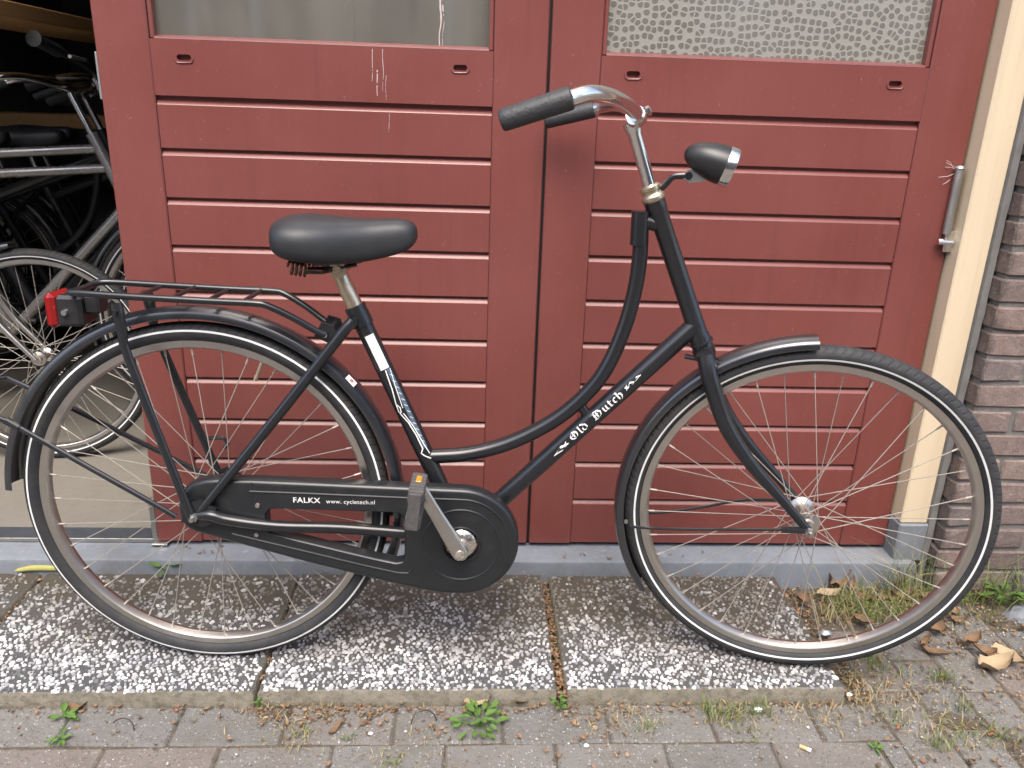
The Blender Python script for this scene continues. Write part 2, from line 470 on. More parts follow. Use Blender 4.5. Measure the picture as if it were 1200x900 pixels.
# ------------------------------------------------------------------ geometry helpers
def catmull(pts, n=6):
    P = [Vector(p) for p in pts]
    if len(P) < 3:
        return P
    P = [P[0] * 2 - P[1]] + P + [P[-1] * 2 - P[-2]]
    out = []
    for i in range(1, len(P) - 2):
        a, b, c, d = P[i - 1:i + 3]
        for k in range(n):
            u = k / n
            out.append(0.5 * ((2 * b) + (c - a) * u + (2 * a - 5 * b + 4 * c - d) * u * u + (3 * b - a - 3 * c + d) * u ** 3))
    out.append(P[-2])
    return out

class MB:
    def __init__(s):
        s.v = []; s.f = []
    def add(s, verts, faces):
        k = len(s.v)
        s.v += [tuple(v) for v in verts]
        s.f += [tuple(i + k for i in f) for f in faces]
        return s
    def tube(s, pts, r, seg=10, smooth=0, cap=True, flat=None):
        if smooth:
            n0 = len(pts)
            P = catmull(pts, smooth)
            if isinstance(r, (list, tuple)):
                rr = []
                for i in range(n0 - 1):
                    for k in range(smooth):
                        rr.append(r[i] + (r[i + 1] - r[i]) * k / smooth)
                rr.append(r[-1]); r = rr
        else:
            P = [Vector(p) for p in pts]
        n = len(P)
        R = list(r) if isinstance(r, (list, tuple)) else [r] * n
        T = []
        for i in range(n):
            a = P[max(0, i - 1)]; b = P[min(n - 1, i + 1)]
            T.append((b - a).normalized())
        ref = Vector((0, 1, 0)) if abs(T[0].y) < 0.9 else Vector((0, 0, 1))
        N = (ref - T[0] * ref.dot(T[0])).normalized()
        verts = []; faces = []
        for i in range(n):
            N = (N - T[i] * N.dot(T[i])).normalized()
            B = T[i].cross(N)
            fl = 1.0 if flat is None else flat
            for k in range(seg):
                a = 2 * pi * k / seg
                verts.append(P[i] + (N * cos(a) * fl + B * sin(a)) * R[i])
        for i in range(n - 1):
            for k in range(seg):
                k2 = (k + 1) % seg
                faces.append((i * seg + k, i * seg + k2, (i + 1) * seg + k2, (i + 1) * seg + k))
        if cap:
            faces.append(tuple(range(seg - 1, -1, -1)))
            faces.append(tuple((n - 1) * seg + k for k in range(seg)))
        return s.add(verts, faces)
    def lathe(s, prof, seg=48, closed=True, mat=None, a0=0.0, a1=None):
        """profile (r, h) turned about the local Y axis"""
        full = a1 is None
        n = seg if full else seg + 1
        m = len(prof)
        verts = []; faces = []
        for i in range(n):
            a = a0 + (2 * pi if full else (a1 - a0)) * i / seg
            for r, h in prof:
                v = Vector((r * cos(a), h, r * sin(a)))
                verts.append(mat @ v if mat else v)
        for i in range(seg):
            j = (i + 1) % n
            for k in range(m if closed else m - 1):
                k2 = (k + 1) % m
                faces.append((i * m + k, i * m + k2, j * m + k2, j * m + k))
        if not full and closed:
            faces.append(tuple(range(m)))
            faces.append(tuple((n - 1) * m + k for k in range(m - 1, -1, -1)))
        return s.add(verts, faces)
    def box(s, lo, hi, ch=0.0, mat=None):
        x0, y0, z0 = lo; x1, y1, z1 = hi
        if ch <= 0:
            V = [(x0, y0, z0), (x1, y0, z0), (x1, y1, z0), (x0, y1, z0), (x0, y0, z1), (x1, y0, z1), (x1, y1, z1), (x0, y1, z1)]
            F = [(0, 3, 2, 1), (4, 5, 6, 7), (0, 1, 5, 4), (1, 2, 6, 5), (2, 3, 7, 6), (3, 0, 4, 7)]
        else:
            V = []; F = []
            c = ch
            idx = {}
            for ix, x in enumerate((x0, x1)):
                for iy, y in enumerate((y0, y1)):
                    for iz, z in enumerate((z0, z1)):
                        sx = c if ix == 0 else -c; sy = c if iy == 0 else -c; sz = c if iz == 0 else -c
                        for ax, q in ((0, (x, y + sy, z + sz)), (1, (x + sx, y, z + sz)), (2, (x + sx, y + sy, z))):
                            idx[(ix, iy, iz, ax)] = len(V); V.append(q)
            g = lambda a, b, c_, ax: idx[(a, b, c_, ax)]
            for i in (0, 1):
                q = [g(i, 0, 0, 0), g(i, 1, 0, 0), g(i, 1, 1, 0), g(i, 0, 1, 0)]
                F.append(tuple(q if i else q[::-1]))
                q = [g(0, i, 0, 1), g(0, i, 1, 1), g(1, i, 1, 1), g(1, i, 0, 1)]
                F.append(tuple(q if i else q[::-1]))
                q = [g(0, 0, i, 2), g(1, 0, i, 2), g(1, 1, i, 2), g(0, 1, i, 2)]
                F.append(tuple(q if i else q[::-1]))
            for a in (0, 1):
                for b in (0, 1):
                    F.append((g(a, b, 0, 0), g(a, b, 1, 0), g(a, b, 1, 1), g(a, b, 0, 1)))
                    F.append((g(a, 0, b, 0), g(a, 1, b, 0), g(a, 1, b, 2), g(a, 0, b, 2)))
                    F.append((g(0, a, b, 1), g(1, a, b, 1), g(1, a, b, 2), g(0, a, b, 2)))
                    for d in (0, 1):
                        F.append((g(a, b, d, 0), g(a, b, d, 1), g(a, b, d, 2)))
        if mat:
            V = [mat @ Vector(v) for v in V]
        return s.add(V, F)
    def prism(s, poly, y0, y1):
        """polygon of (x, z) extruded along Y"""
        n = len(poly)
        V = [(x, y0, z) for x, z in poly] + [(x, y1, z) for x, z in poly]
        F = [tuple(range(n)), tuple(range(2 * n - 1, n - 1, -1))] + [(i, i + n, (i + 1) % n + n, (i + 1) % n) for i in range(n)]
        return s.add(V, F)
    def mesh(s, name, mat, smooth=True, angle=35):
        me = bpy.data.meshes.new(name)
        me.from_pydata(s.v, [], s.f)
        bm = bmesh.new(); bm.from_mesh(me)
        bmesh.ops.recalc_face_normals(bm, faces=bm.faces[:])
        if smooth:
            for f in bm.faces:
                f.smooth = True
            lim = radians(angle)
            for e in bm.edges:
                if len(e.link_faces) == 2 and e.calc_face_angle(0) > lim:
                    e.smooth = False
        bm.to_mesh(me); bm.free()
        me.materials.append(M[mat])
        return me
    def build(s, name, mat, parent=None, smooth=True, angle=35, mw=None):
        return link(name, s.mesh(name, mat, smooth, angle), parent, mw)

def link(name, me, parent=None, mw=None):
    o = bpy.data.objects.new(name, me)
    COL.objects.link(o)
    if parent is not None:
        o.parent = parent
    if mw is not None:
        o.matrix_basis = mw
    return o
def empty(name, loc=(0, 0, 0), mw=None):
    o = bpy.data.objects.new(name, None)
    o.empty_display_size = 0.1
    COL.objects.link(o)
    if mw is not None:
        o.matrix_basis = mw
    else:
        o.location = loc
    return o
def tag(o, label, cat=None, group=None, kind=None):
    if label: o['label'] = label
    if cat: o['category'] = cat
    if group: o['group'] = group
    if kind: o['kind'] = kind
    return o
def structure(o):
    o['kind'] = 'structure'
    return o
def T(x, y, z): return Matrix.Translation((x, y, z))

DOOR = 1.7707
# ------------------------------------------------------------------ ground, street, sill
def wavy_sheet(name, x0, x1, y0, y1, z, nx, ny, amp, mat):
    V = []; F = []
    for j in range(ny + 1):
        for i in range(nx + 1):
            x = x0 + (x1 - x0) * i / nx; y = y0 + (y1 - y0) * j / ny
            V.append((x, y, z + amp * noise.noise(Vector((x * 7, y * 7, 3.1)))))
    for j in range(ny):
        for i in range(nx):
            a = j * (nx + 1) + i
            F.append((a, a + 1, a + nx + 2, a + nx + 1))
    return MB().add(V, F).build(name, mat)
structure(MB().add([(-60, -60, -0.09), (60, -60, -0.09), (60, 60, -0.09), (-60, 60, -0.09)], [(0, 1, 2, 3)]).build('ground', 'soil'))
structure(wavy_sheet('soil_bed', -3.0, 3.0, 0.15, 1.80, -0.0405, 300, 100, 0.0028, 'soil'))
structure(MB().add([(-30, -5.6, -0.042), (30, -5.6, -0.042), (30, 0.145, -0.042), (-30, 0.145, -0.042)], [(0, 1, 2, 3)]).build('street', 'street_paving'))

pavement = structure(MB().add([(-3, 0.15, -0.075), (3, 0.15, -0.075), (3, 1.7, -0.075), (-3, 1.7, -0.075)], [(0, 1, 2, 3)]).build('pavement', 'soil'))
def paver_mesh(l, w):
    mb = MB().box((-l / 2, -w / 2, -0.05), (l / 2, w / 2, 0), 0.004)
    return mb.mesh('paver', 'paver', False)
pm = [paver_mesh(0.201 + 0.003 * random.random(), 0.0975 + 0.003 * random.random()) for _ in range(4)]
def lay(x, y, rz, z=-0.036):
    o = link('paver', random.choice(pm), pavement)
    o.location = (x, y, z + random.uniform(-0.002, 0.002))
    o.rotation_euler = (random.uniform(-0.012, 0.012), random.uniform(-0.008, 0.008), rz + random.uniform(-0.025, 0.025))
    return o
yrow = 1.241
for r in range(10):
    off = (0.0, 0.098, 0.03, 0.13)[r % 4]
    for i in range(-11, 12):
        x = i * 0.2055 + off - 0.03
        if r < 7 and x + 0.103 > 0.832:
            rest = 0.832 - (x - 0.1015)
            if 0.035 < rest < 0.21:
                o = lay((x - 0.1015 + 0.832) / 2 + 0.001, yrow - r * 0.1015, 0)
                o.scale = ((rest - 0.003) / 0.203, 1, 1)
            continue
        lay(x, yrow - r * 0.1015, 0)
for i, x in enumerate(np.arange(0.885, 2.3, 0.1015)):      # stretch right of the slabs, laid lengthwise
    for k in range(6):
        y = 1.43 + (0.1 if i % 2 else 0.0) - k * 0.2055
        if y < 0.50:
            continue
        lay(x, y, pi / 2, -0.038)

# exposed aggregate slabs -------------------------------------------------
def slab(x0, x1, y0, y1, ztop, label, seed):
    R = np.random.default_rng(seed)
    # jagged outline, thick body
    mb = MB()
    loop = []
    def edge(ax, ay, bx, by, n):
        for k in range(n):
            u = k / n
            loop.append((ax + (bx - ax) * u + R.normal(0, 0.0011), ay + (by - ay) * u + R.normal(0, 0.0011)))
    edge(x0, y0, x1, y0, 40); edge(x1, y0, x1, y1, 28); edge(x1, y1, x0, y1, 40); edge(x0, y1, x0, y0, 28)
    cx, cy = (x0 + x1) / 2, (y0 + y1) / 2
    n = len(loop)
    rings = [(0.0, -0.055), (0.0, -0.006), (0.004, -0.0005)]
    V = []
    for ins, z in rings:
        for (x, y) in loop:
            fx = 1 - ins / abs(x1 - cx); fy = 1 - ins / abs(y1 - cy)
            V.append((cx + (x - cx) * fx, cy + (y - cy) * fy, ztop + z))
    F = []
    for r in range(2):
        for i in range(n):
            j = (i + 1) % n
            F.append((r * n + i, r * n + j, (r + 1) * n + j, (r + 1) * n + i))
    mb.add(V, F)
    root = mb.build('paving_slab', 'slab_side', None, True, 50)
    tag(root, label, 'paving slab', 'washed gravel slabs in front of the doors')
    # top sheet
    top = MB().add([(v[0], v[1], v[2]) for v in V[2 * n:]], [tuple(range(n))])
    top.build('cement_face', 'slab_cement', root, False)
    # pebbles
    pitch = 0.0105
    V = []; F = []
    rows = int((y1 - y0 - 0.004) / (pitch * 0.87))
    cols = int((x1 - x0 - 0.004) / pitch)
    for j in range(rows):
        for i in range(cols):
            y = y0 + 0.005 + j * pitch * 0.87 + R.normal(0, 0.0016)
            x = x0 + 0.005 + (i + 0.5 * (j % 2)) * pitch + R.normal(0, 0.0019)
            if x > x1 - 0.004 or y > y1 - 0.004 or y < y0 + 0.003 or x < x0 + 0.003:
                continue
            back = (y - y0) / (y1 - y0)
            keep = 0.93 - 0.50 * max(0, back - 0.20) + 0.25 * noise.noise(Vector((x * 9, y * 9, seed)))
            if R.random() > keep:
                continue
            rad = pitch * R.choice([0.34, 0.44, 0.54, 0.64, 0.80], p=[.22, .30, .26, .16, .06])
            k = int(R.integers(4, 7))
            el = R.uniform(0.62, 1.0); ro = R.uniform(0, pi)
            hgt = 0.0008 + R.random() * 0.0020
            tx, ty = R.normal(0, 0.09, 2)
            base = len(V)
            ring = []
            for q in range(k):
                a = 2 * pi * q / k + R.normal(0, 0.24)
                rr = rad * R.uniform(0.82, 1.15)
                dx, dy = rr * cos(a), rr * el * sin(a)
                ring.append((dx * cos(ro) - dy * sin(ro), dx * sin(ro) + dy * cos(ro)))
            for dx, dy in ring:
                V.append((x + dx, y + dy, ztop - 0.0015))
            for dx, dy in ring:
                V.append((x + dx * 0.76, y + dy * 0.76, ztop + hgt + dx * tx + dy * ty))
            for q in range(k):
                q2 = (q + 1) % k
                F.append((base + q, base + q2, base + k + q2, base + k + q))
            F.append(tuple(base + k + q for q in range(k)))
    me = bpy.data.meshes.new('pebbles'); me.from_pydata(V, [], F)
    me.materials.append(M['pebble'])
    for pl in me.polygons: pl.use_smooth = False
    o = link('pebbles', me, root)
    o['kind'] = 'stuff'
    return root
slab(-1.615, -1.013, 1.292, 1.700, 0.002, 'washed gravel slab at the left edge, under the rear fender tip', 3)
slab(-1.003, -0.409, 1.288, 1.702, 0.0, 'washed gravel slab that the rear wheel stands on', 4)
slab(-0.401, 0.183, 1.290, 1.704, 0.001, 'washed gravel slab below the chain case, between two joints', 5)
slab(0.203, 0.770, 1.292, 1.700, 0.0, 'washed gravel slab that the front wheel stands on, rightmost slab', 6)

# stone sill -------------------------------------------------------------
def sill():
    prof = [(1.706, -0.09), (1.706, 0.024), (1.7085, 0.0315), (1.716, 0.0355), (1.845, 0.038), (1.845, -0.09)]
    V = []; F = []
    xs = list(np.linspace(-2.3, 1.125, 60))
    for x in xs:
        for k, (y, z) in enumerate(prof):
            e = 0.0012 * noise.noise(Vector((x * 8, k * 2.0, 0)))
            V.append((x, y + e, z + e))
    m = len(prof)
    # bevelled right end
    for k, (y, z) in enumerate(prof):
        V.append((1.142, y + 0.012, z - (0.010 if z > 0 else 0)))
    n = len(xs) + 1
    for i in range(n - 1):
        for k in range(m):
            k2 = (k + 1) % m
            F.append((i * m + k, i * m + k2, (i + 1) * m + k2, (i + 1) * m + k))
    F.append(tuple(range(m))); F.append(tuple((n - 1) * m + k for k in range(m)))
    o = MB().add(V, F).build('stone_sill', 'blue_stone', None, True, 30)
    tag(o, 'long blue grey stone sill below the red doors', 'door sill')
    mb = MB().box((-2.2, 1.782, 0.0385), (-0.745, 1.842, 0.046), 0.003)
    mb.build('rubber_strip', 'threshold_rubber', o, False)
    mb = MB().box((-2.2, 1.7795, 0.0385), (-0.745, 1.7815, 0.049), 0.0005)
    mb.build('metal_edge', 'galvanised', o, False)
sill()

# ------------------------------------------------------------------ garage room
structure(MB().add([(-2.3, 1.846, 0.036), (2.5, 1.846, 0.036), (2.5, 5.0, 0.026), (-2.3, 5.0, 0.026)], [(0, 1, 2, 3)]).build('garage_floor', 'concrete_floor'))
def panel(name, lo, hi, mat):
    return structure(MB().box(lo, hi).build(name, mat, None, False))
panel('wall_back', (-2.45, 5.0, -0.05), (2.6, 5.1, 2.7), 'dark_plaster')
panel('wall_left', (-2.45, 1.74, -0.05), (-2.3, 4.998, 2.7), 'dark_plaster')
panel('wall_right', (2.5, 1.86, -0.05), (2.6, 4.998, 2.7), 'dark_plaster')
panel('ceiling', (-2.45, 1.74, 2.702), (2.6, 5.1, 2.8), 'dark_plaster')
lint = MB().box((-2.3, 1.72, 2.302), (1.2, 1.86, 2.701), 0.004).build('door_lintel', 'cream_paint', None, False)
tag(lint, 'cream painted lintel above the garage doors', 'lintel')

# ------------------------------------------------------------------ garage doors
S, Z0 = 0.1013, 1.0833
def board_mesh(x0, x1, z0, z1, bottom=False):
    """horizontal board: broad sloped top lip, square lower edge"""
    yf = DOOR + 0.004
    prof = [(yf + 0.0085, z0 + 0.0005), (yf + 0.0008, z0 + 0.0005), (yf, z0 + 0.0015), (yf, z1 - 0.0145), (yf + 0.0010, z1 - 0.0128), (yf + 0.0075, z1 - 0.0052), (yf + 0.0085, z1 - 0.0048)]
    n = len(prof)
    V = [(x0, y, z) for y, z in prof] + [(x1, y, z) for y, z in prof]
    F = [(i, (i + 1) % n, (i + 1) % n + n, i + n) for i in range(n)] + [tuple(range(n)), tuple(range(2 * n - 1, n - 1, -1))]
    return MB().add(V, F)
def door_leaf(name, x0, x1, si0, si1, label, slots):
    """x0..x1 outer width, si0/si1 inner stile edges"""
    zb, zt, zw = 0.0475, 2.29, 1.194
    root = MB().box((si0 - 0.02, DOOR + 0.0130, zb + 0.03), (si1 + 0.02, DOOR + 0.022, zw - 0.02)).build(name, 'door_paint', None, False)
    tag(root, label, 'garage door', 'red garage door leaves')
    for a, b in ((x0, si0), (si1, x1)):
        MB().box((a, DOOR, zb), (b, DOOR + 0.046, zt), 0.0025).build('stile', 'door_paint', root, False)
    # rail with two drain slots: strips around real openings
    zr0, zr1 = Z0 + 0.0035, zw
    yA, yB = DOOR + 0.0015, DOOR + 0.0125
    sl = sorted(slots)
    outer = [(si0 + 0.0007, zr0), (si1 - 0.0007, zr0), (si1 - 0.0007, zr1), (si0 + 0.0007, zr1)]
    holes = []
    for s_ in sl:
        h = []
        for k in range(16):
            a = 2 * pi * k / 16
            hx = 0.0085 * (1 if cos(a) > 0 else -1) + 0.0058 * cos(a)
            h.append((s_ + hx, 1.1605 + 0.0058 * sin(a)))
        holes.append(h)
    polys = [outer] + holes
    flat = [q for pl in polys for q in pl]
    tris = tessellate_polygon([[Vector((x, z, 0)) for x, z in pl] for pl in polys])
    V = [(x, yA, z) for x, z in flat] + [(x, yB, z) for x, z in flat]
    nn = len(flat)
    F = [tuple(tr) for tr in tris]
    k0 = 0
    for pl in polys:
        m = len(pl)
        for i in range(m):
            j = (i + 1) % m
            F.append((k0 + i, k0 + j, nn + k0 + j, nn + k0 + i))
        k0 += m
    rail = MB().add(V, F).build('rail', 'door_paint', root, False)
    for h, s_ in zip(holes, sl):                       # moulded lips below the slots
        ring = [(s_ + (x - s_) * 1.25, DOOR + 0.0008, 1.1605 + (z - 1.1605) * 1.6 - 0.0012) for x, z in h]
        MB().tube([Vector(q) for q in ring[8:] + ring[:1]], 0.0016, 6).build('slot_lip', 'door_paint', rail)
    for k in range(10):
        zt_ = Z0 - S * k
        zb_ = Z0 - S * (k + 1) if k < 9 else zb + 0.001
        o = board_mesh(si0 + 0.001, si1 - 0.001, zb_, zt_).build('board', 'door_paint', root, False)
    # window: beads and pane
    d = 0.010
    MB().box((si0 + 0.001, DOOR + 0.004, zw + 0.0005), (si0 + d, DOOR + 0.024, 2.1), 0.002).build('glazing_bead', 'door_paint', root, False)
    MB().box((si1 - d, DOOR + 0.004, zw + 0.0005), (si1 - 0.001, DOOR + 0.024, 2.1), 0.002).build('glazing_bead', 'door_paint', root, False)
    mb = MB()
    prof = [(DOOR + 0.0025, zw + 0.0005), (DOOR + 0.0035, zw + 0.004), (DOOR + 0.024, zw + 0.009), (DOOR + 0.030, zw + 0.0005)]
    n = 4
    V = [(si0 + d, y, z) for y, z in prof] + [(si1 - d, y, z) for y, z in prof]
    mb.add(V, [(i, (i + 1) % n, (i + 1) % n + n, i + n) for i in range(n)] + [(0, 1, 2, 3), (7, 6, 5, 4)])
    mb.build('glazing_bead', 'door_paint', root, False)
    MB().box((si0 + 0.001, DOOR + 0.0015, 2.101), (si1 - 0.001, DOOR + 0.040, zt - 0.001), 0.002).build('rail', 'door_paint', root, False)
    return root
left = door_leaf('garage_door_leaf', -0.7600, 0.1497, -0.6535, 0.0385, 'left red garage door leaf with clear glass and a dropping streak', [-0.588, -0.030])
right = door_leaf('garage_door_leaf', 0.1560, 1.0770, 0.2610, 0.9600, 'right red garage door leaf with dotted figured glass and hinge', [0.330, 0.891])
MB().box((-0.6525, DOOR + 0.025, 1.199), (0.0375, DOOR + 0.029, 2.1)).build('window_pane', 'clear_glass', left, False)
MB().box((0.262, DOOR + 0.025, 1.199), (0.959, DOOR + 0.029, 2.1)).build('window_pane', 'figured_glass', right, False)
MB().box((0.1485, DOOR + 0.014, 0.05), (0.1572, DOOR + 0.02, 2.28)).build('weather_strip', 'gap_black', right, False)
# curtains behind the clear pane
def curtain(x0, x1, y, mat, label):
    V = []; F = []
    n = 60
    for i in range(n + 1):
        x = x0 + (x1 - x0) * i / n
        w = 0.001 * sin(x * 60) + 0.001 * noise.noise(Vector((x * 12, 0, 0)))
        for z in (1.16, 2.15):
            for dy in (0, 0.002):
                V.append((x, y + w + dy, z))
    for i in range(n):
        a = i * 4; b = a + 4
        F += [(a, b, b + 2, a + 2), (a + 1, a + 3, b + 3, b + 1), (a, a + 1, b + 1, b), (a + 2, b + 2, b + 3, a + 3)]
    o = MB().add(V, F).build('curtain', mat)
    tag(o, label, 'curtain', 'curtains behind the left pane')
curtain(-0.70, -0.262, DOOR + 0.075, 'curtain', 'darker curtain behind the left part of the clear pane')
curtain(-0.252, 0.06, DOOR + 0.085, 'curtain_pale', 'paler curtain behind the right part of the clear pane')
MB().box((-0.262, DOOR + 0.055, 1.17), (-0.2545, DOOR + 0.062, 2.12), 0.001).build('reflection_bar', 'white_frame', left, False)  # white bar stands in for a light line reflected in the pane
# edge hardware of the left leaf
MB().box((-0.7655, DOOR + 0.004, 1.075), (-0.7605, DOOR + 0.04, 1.165), 0.001).build('strike_plate', 'zinc_plate', left, False)
mb = MB().box((-0.7755, DOOR + 0.004, 0.052), (-0.761, DOOR + 0.022, 0.160), 0.002)
mb.box((-0.7735, DOOR - 0.012, 0.0405), (-0.735, DOOR + 0.02, 0.0465), 0.001)
mb.build('floor_bolt', 'galvanised', left, False)
# hinge on the right leaf
hx, hz = 1.073, 0.925
hg = MB().tube([(hx - 0.010, DOOR - 0.010, hz - 0.075), (hx - 0.010, DOOR - 0.010, hz + 0.068)], 0.0095, 12).tube([(hx - 0.010, DOOR - 0.010, hz + 0.068), (hx - 0.010, DOOR - 0.010, hz + 0.073)], [0.011, 0.008], 12).build('hinge', 'galvanised', right)
MB().box((hx - 0.012, DOOR - 0.0145, hz - 0.115), (hx + 0.020, DOOR - 0.0035, hz - 0.068), 0.002).tube([(hx - 0.028, DOOR - 0.014, hz - 0.092), (hx + 0.006, DOOR - 0.018, hz - 0.092)], 0.0068, 10).build('hinge_pin', 'chrome', hg)
# streaks of a dropping running down the left leaf
def streak(x, z0, z1, w, yo, wob):
    n = 22
    V = []; F = []
    for i in range(n + 1):
        z = z0 + (z1 - z0) * i / n
        xx = x + wob * noise.noise(Vector((z * 22, x * 30, 0)))
        ww = w * (0.35 + 0.65 * abs(noise.noise(Vector((z * 55, x * 9, 4))))) * (1 - 0.5 * i / n)
        V += [(xx - ww, yo, z), (xx + ww, yo, z)]
    for i in range(n):
        if noise.noise(Vector((i * 1.3, x * 70, 7))) > -0.22:
            a = 2 * i
            F.append((a, a + 1, a + 3, a + 2))
    MB().add(V, F).build('dropping_streak', 'dropping', left, False)
streak(-0.213, 1.190, 1.128, 0.0016, DOOR + 0.0012, 0.006)
streak(-0.200, 1.150, 1.100, 0.0024, DOOR + 0.0012, 0.008)
streak(-0.186, 1.190, 1.105, 0.0012, DOOR + 0.0012, 0.006)
streak(-0.181, 1.140, 1.09, 0.0010, DOOR + 0.0012, 0.004)
streak(-0.179, 1.066, 1.03, 0.0010, DOOR + 0.0036, 0.003)
streak(-0.073, 1.30, 1.203, 0.004, DOOR + 0.0245, 0.006)
streak(-0.067, 1.28, 1.203, 0.002, DOOR + 0.0244, 0.006)

# ------------------------------------------------------------------ jamb and brick wall
jb = MB().box((1.0815, 1.728, 0.136), (1.150, 1.85, 2.30), 0.003).build('door_jamb', 'cream_paint', None, False)
tag(jb, 'cream painted door jamb on a blue stone foot', 'door jamb')
MB().box((1.0785, 1.722, 0.030), (1.154, 1.85, 0.1355), 0.004).build('stone_foot', 'blue_stone', jb, False)
MB().box((1.0772, DOOR + 0.020, 0.06), (1.081, DOOR + 0.04, 2.29)).build('seal', 'gap_black', jb, False)

WX0, WY = 1.168, 1.682
wall = MB().box((WX0 + 0.006, WY + 0.0065, -0.08), (2.9, 1.856, 2.72))
wall = wall.build('brick_wall', 'mortar', None, False)
tag(wall, 'dark brown brick wall with grey mortar right of the doors', 'brick wall')
# smeared sealant between jamb and brick
V = []; F = []
n = 90
for i in range(n + 1):
    z = -0.05 + 2.35 * i / n
    a = 0.004 * noise.noise(Vector((z * 14, 1, 0))); b = 0.003 * noise.noise(Vector((z * 30, 5, 0)))
    V += [(1.1495, 1.735, z), (1.152, 1.722 + a * 0.6, z), (1.164 + b, 1.717 + a, z), (1.1755, 1.735, z)]
for i in range(n):
    k = 4 * i
    F += [(k + q, k + q + 1, k + q + 5, k + q + 4) for q in range(3)]
MB().add(V, F).build('sealant', 'sealant', wall)
def brick_mesh(l, rows=3):
    bm = bmesh.new()
    bmesh.ops.create_cube(bm, size=1)
    for v in bm.verts:
        v.co = Vector((v.co.x * l, v.co.y * 0.095, v.co.z * 0.0515))
    bmesh.ops.bevel(bm, geom=bm.edges[:], offset=0.0035, segments=1, affect='EDGES')
    bmesh.ops.subdivide_edges(bm, edges=[e for e in bm.edges if e.calc_length() > 0.04], cuts=2)
    s = random.random() * 50
    for v in bm.verts:
        q = v.co * 55 + Vector((s, 0, 0))
        v.co += Vector((noise.noise(q), noise.noise(q + Vector((9, 0, 0))), noise.noise(q + Vector((0, 9, 0))))) * 0.0032
    me = bpy.data.meshes.new('brick'); bm.to_mesh(me); bm.free()
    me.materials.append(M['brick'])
    return me
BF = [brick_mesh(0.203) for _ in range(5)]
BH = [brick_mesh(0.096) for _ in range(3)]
course = 0.0620
for r in range(0, 26):
    z = -0.005 + r * course
    x = WX0
    first = True
    while x < 2.2:
        half = first and r % 2 == 1
        l = 0.096 if half else 0.203
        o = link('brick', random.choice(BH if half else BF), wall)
        o.location = (x + l / 2 + random.uniform(-0.002, 0.003), WY + 0.0475 + random.uniform(-0.002, 0.002), z + random.uniform(-0.002, 0.002))
        o.rotation_euler = (random.uniform(-0.02, 0.02), random.uniform(-0.012, 0.012), random.uniform(-0.02, 0.02))
        x += l + 0.0115
        first = False

# ------------------------------------------------------------------ house across the street (unseen, shaped to block low sky; mirrored in panes and chrome)
def house():
    y = -6.5
    root = MB().box((-9, y - 0.3, -0.1), (9, y, 5.0)).build('unseen_house', 'house_brick', None, False)
    tag(root, 'plain brown brick house across the street, unseen, shaped to block low sky, mirrored faintly in the door panes', 'house')
    for i, x in enumerate((-6.5, -3.2, 0.4, 3.4, 6.6)):
        for z in (0.9,):
            w = MB()
            for lo, hi in (((x - 0.75, y + 0.002, z), (x - 0.66, y + 0.07, z + 1.6)), ((x + 0.66, y + 0.002, z), (x + 0.75, y + 0.07, z + 1.6)), ((x - 0.66, y + 0.002, z), (x + 0.66, y + 0.07, z + 0.09)), ((x - 0.66, y + 0.002, z + 1.51), (x + 0.66, y + 0.07, z + 1.6)), ((x - 0.04, y + 0.003, z + 0.09), (x + 0.04, y + 0.06, z + 1.51))):
                w.box(lo, hi)
            f = w.build('window', 'white_frame', root, False)
            MB().box((x - 0.66, y + 0.01, z + 0.09), (x + 0.66, y + 0.02, z + 1.51)).build('pane', 'dark_pane', f, False)
    MB().box((-9.1, y - 0.3, 5.0), (9.1, y + 0.15, 5.2)).build('cornice', 'white_frame', root, False)
house()
# ------------------------------------------------------------------ bicycle pieces
def ymat(p, d):
    """matrix that carries the local Y axis onto d at point p"""
    q = Vector((0, 1, 0)).rotation_difference(Vector(d).normalized())
    m = q.to_matrix().to_4x4()
    m.translation = Vector(p)
    return m
RIM_PROF = [(0.3168, 0.0125), (0.3175, 0.0112), (0.3165, 0.0098), (0.309, 0.0095), (0.307, 0.0), (0.309, -0.0095), (0.3165, -0.0098), (0.3175, -0.0112), (0.3168, -0.0125),
            (0.3060, -0.0128), (0.3040, -0.0115), (0.3010, -0.0060), (0.2995, 0.0), (0.3010, 0.0060), (0.3040, 0.0115), (0.3060, 0.0128)]
def tyre_prof(k=24):
    return [(0.3325 + 0.0178 * cos(2 * pi * i / k), 0.0192 * sin(2 * pi * i / k)) for i in range(k)]
TYRE_ME = MB().lathe(tyre_prof(), 144).mesh('tyre', 'tyre_tread')
RIM_ME = MB().lathe(RIM_PROF, 144).mesh('rim', 'rim_steel', True, 25)
def stripe_mesh(rs, side, half=0.105):
    t0 = math.acos(max(-1, min(1, (rs - 0.3325) / 0.0178)))
    pr = []
    for k in range(4):
        a = t0 - half + 2 * half * k / 3
        pr.append((0.3325 + (0.0178 + 0.0004) * cos(a), side * (0.0192 + 0.0004) * sin(a)))
    return MB().lathe(pr, 144, False).mesh('reflective_stripe', 'stripe_white')
def spoke_meshes(fl_r, fl_y):
    out = []
    for i in range(4):
        side = -1 if i % 2 else 1
        sg = 1 if (i // 2) % 2 else -1
        a = radians(10 * i); b = a + sg * radians(58)
        p0 = Vector((fl_r * cos(b), side * fl_y, fl_r * sin(b)))
        p1 = Vector((0.3015 * cos(a), side * 0.003, 0.3015 * sin(a)))
        q = p1 + (p0 - p1).normalized() * 0.014
        mb = MB().tube([p0, q], 0.00095, 5, cap=False).tube([q, p1], 0.0019, 6)
        out.append(mb.mesh('spoke', 'spoke_steel'))
    return out
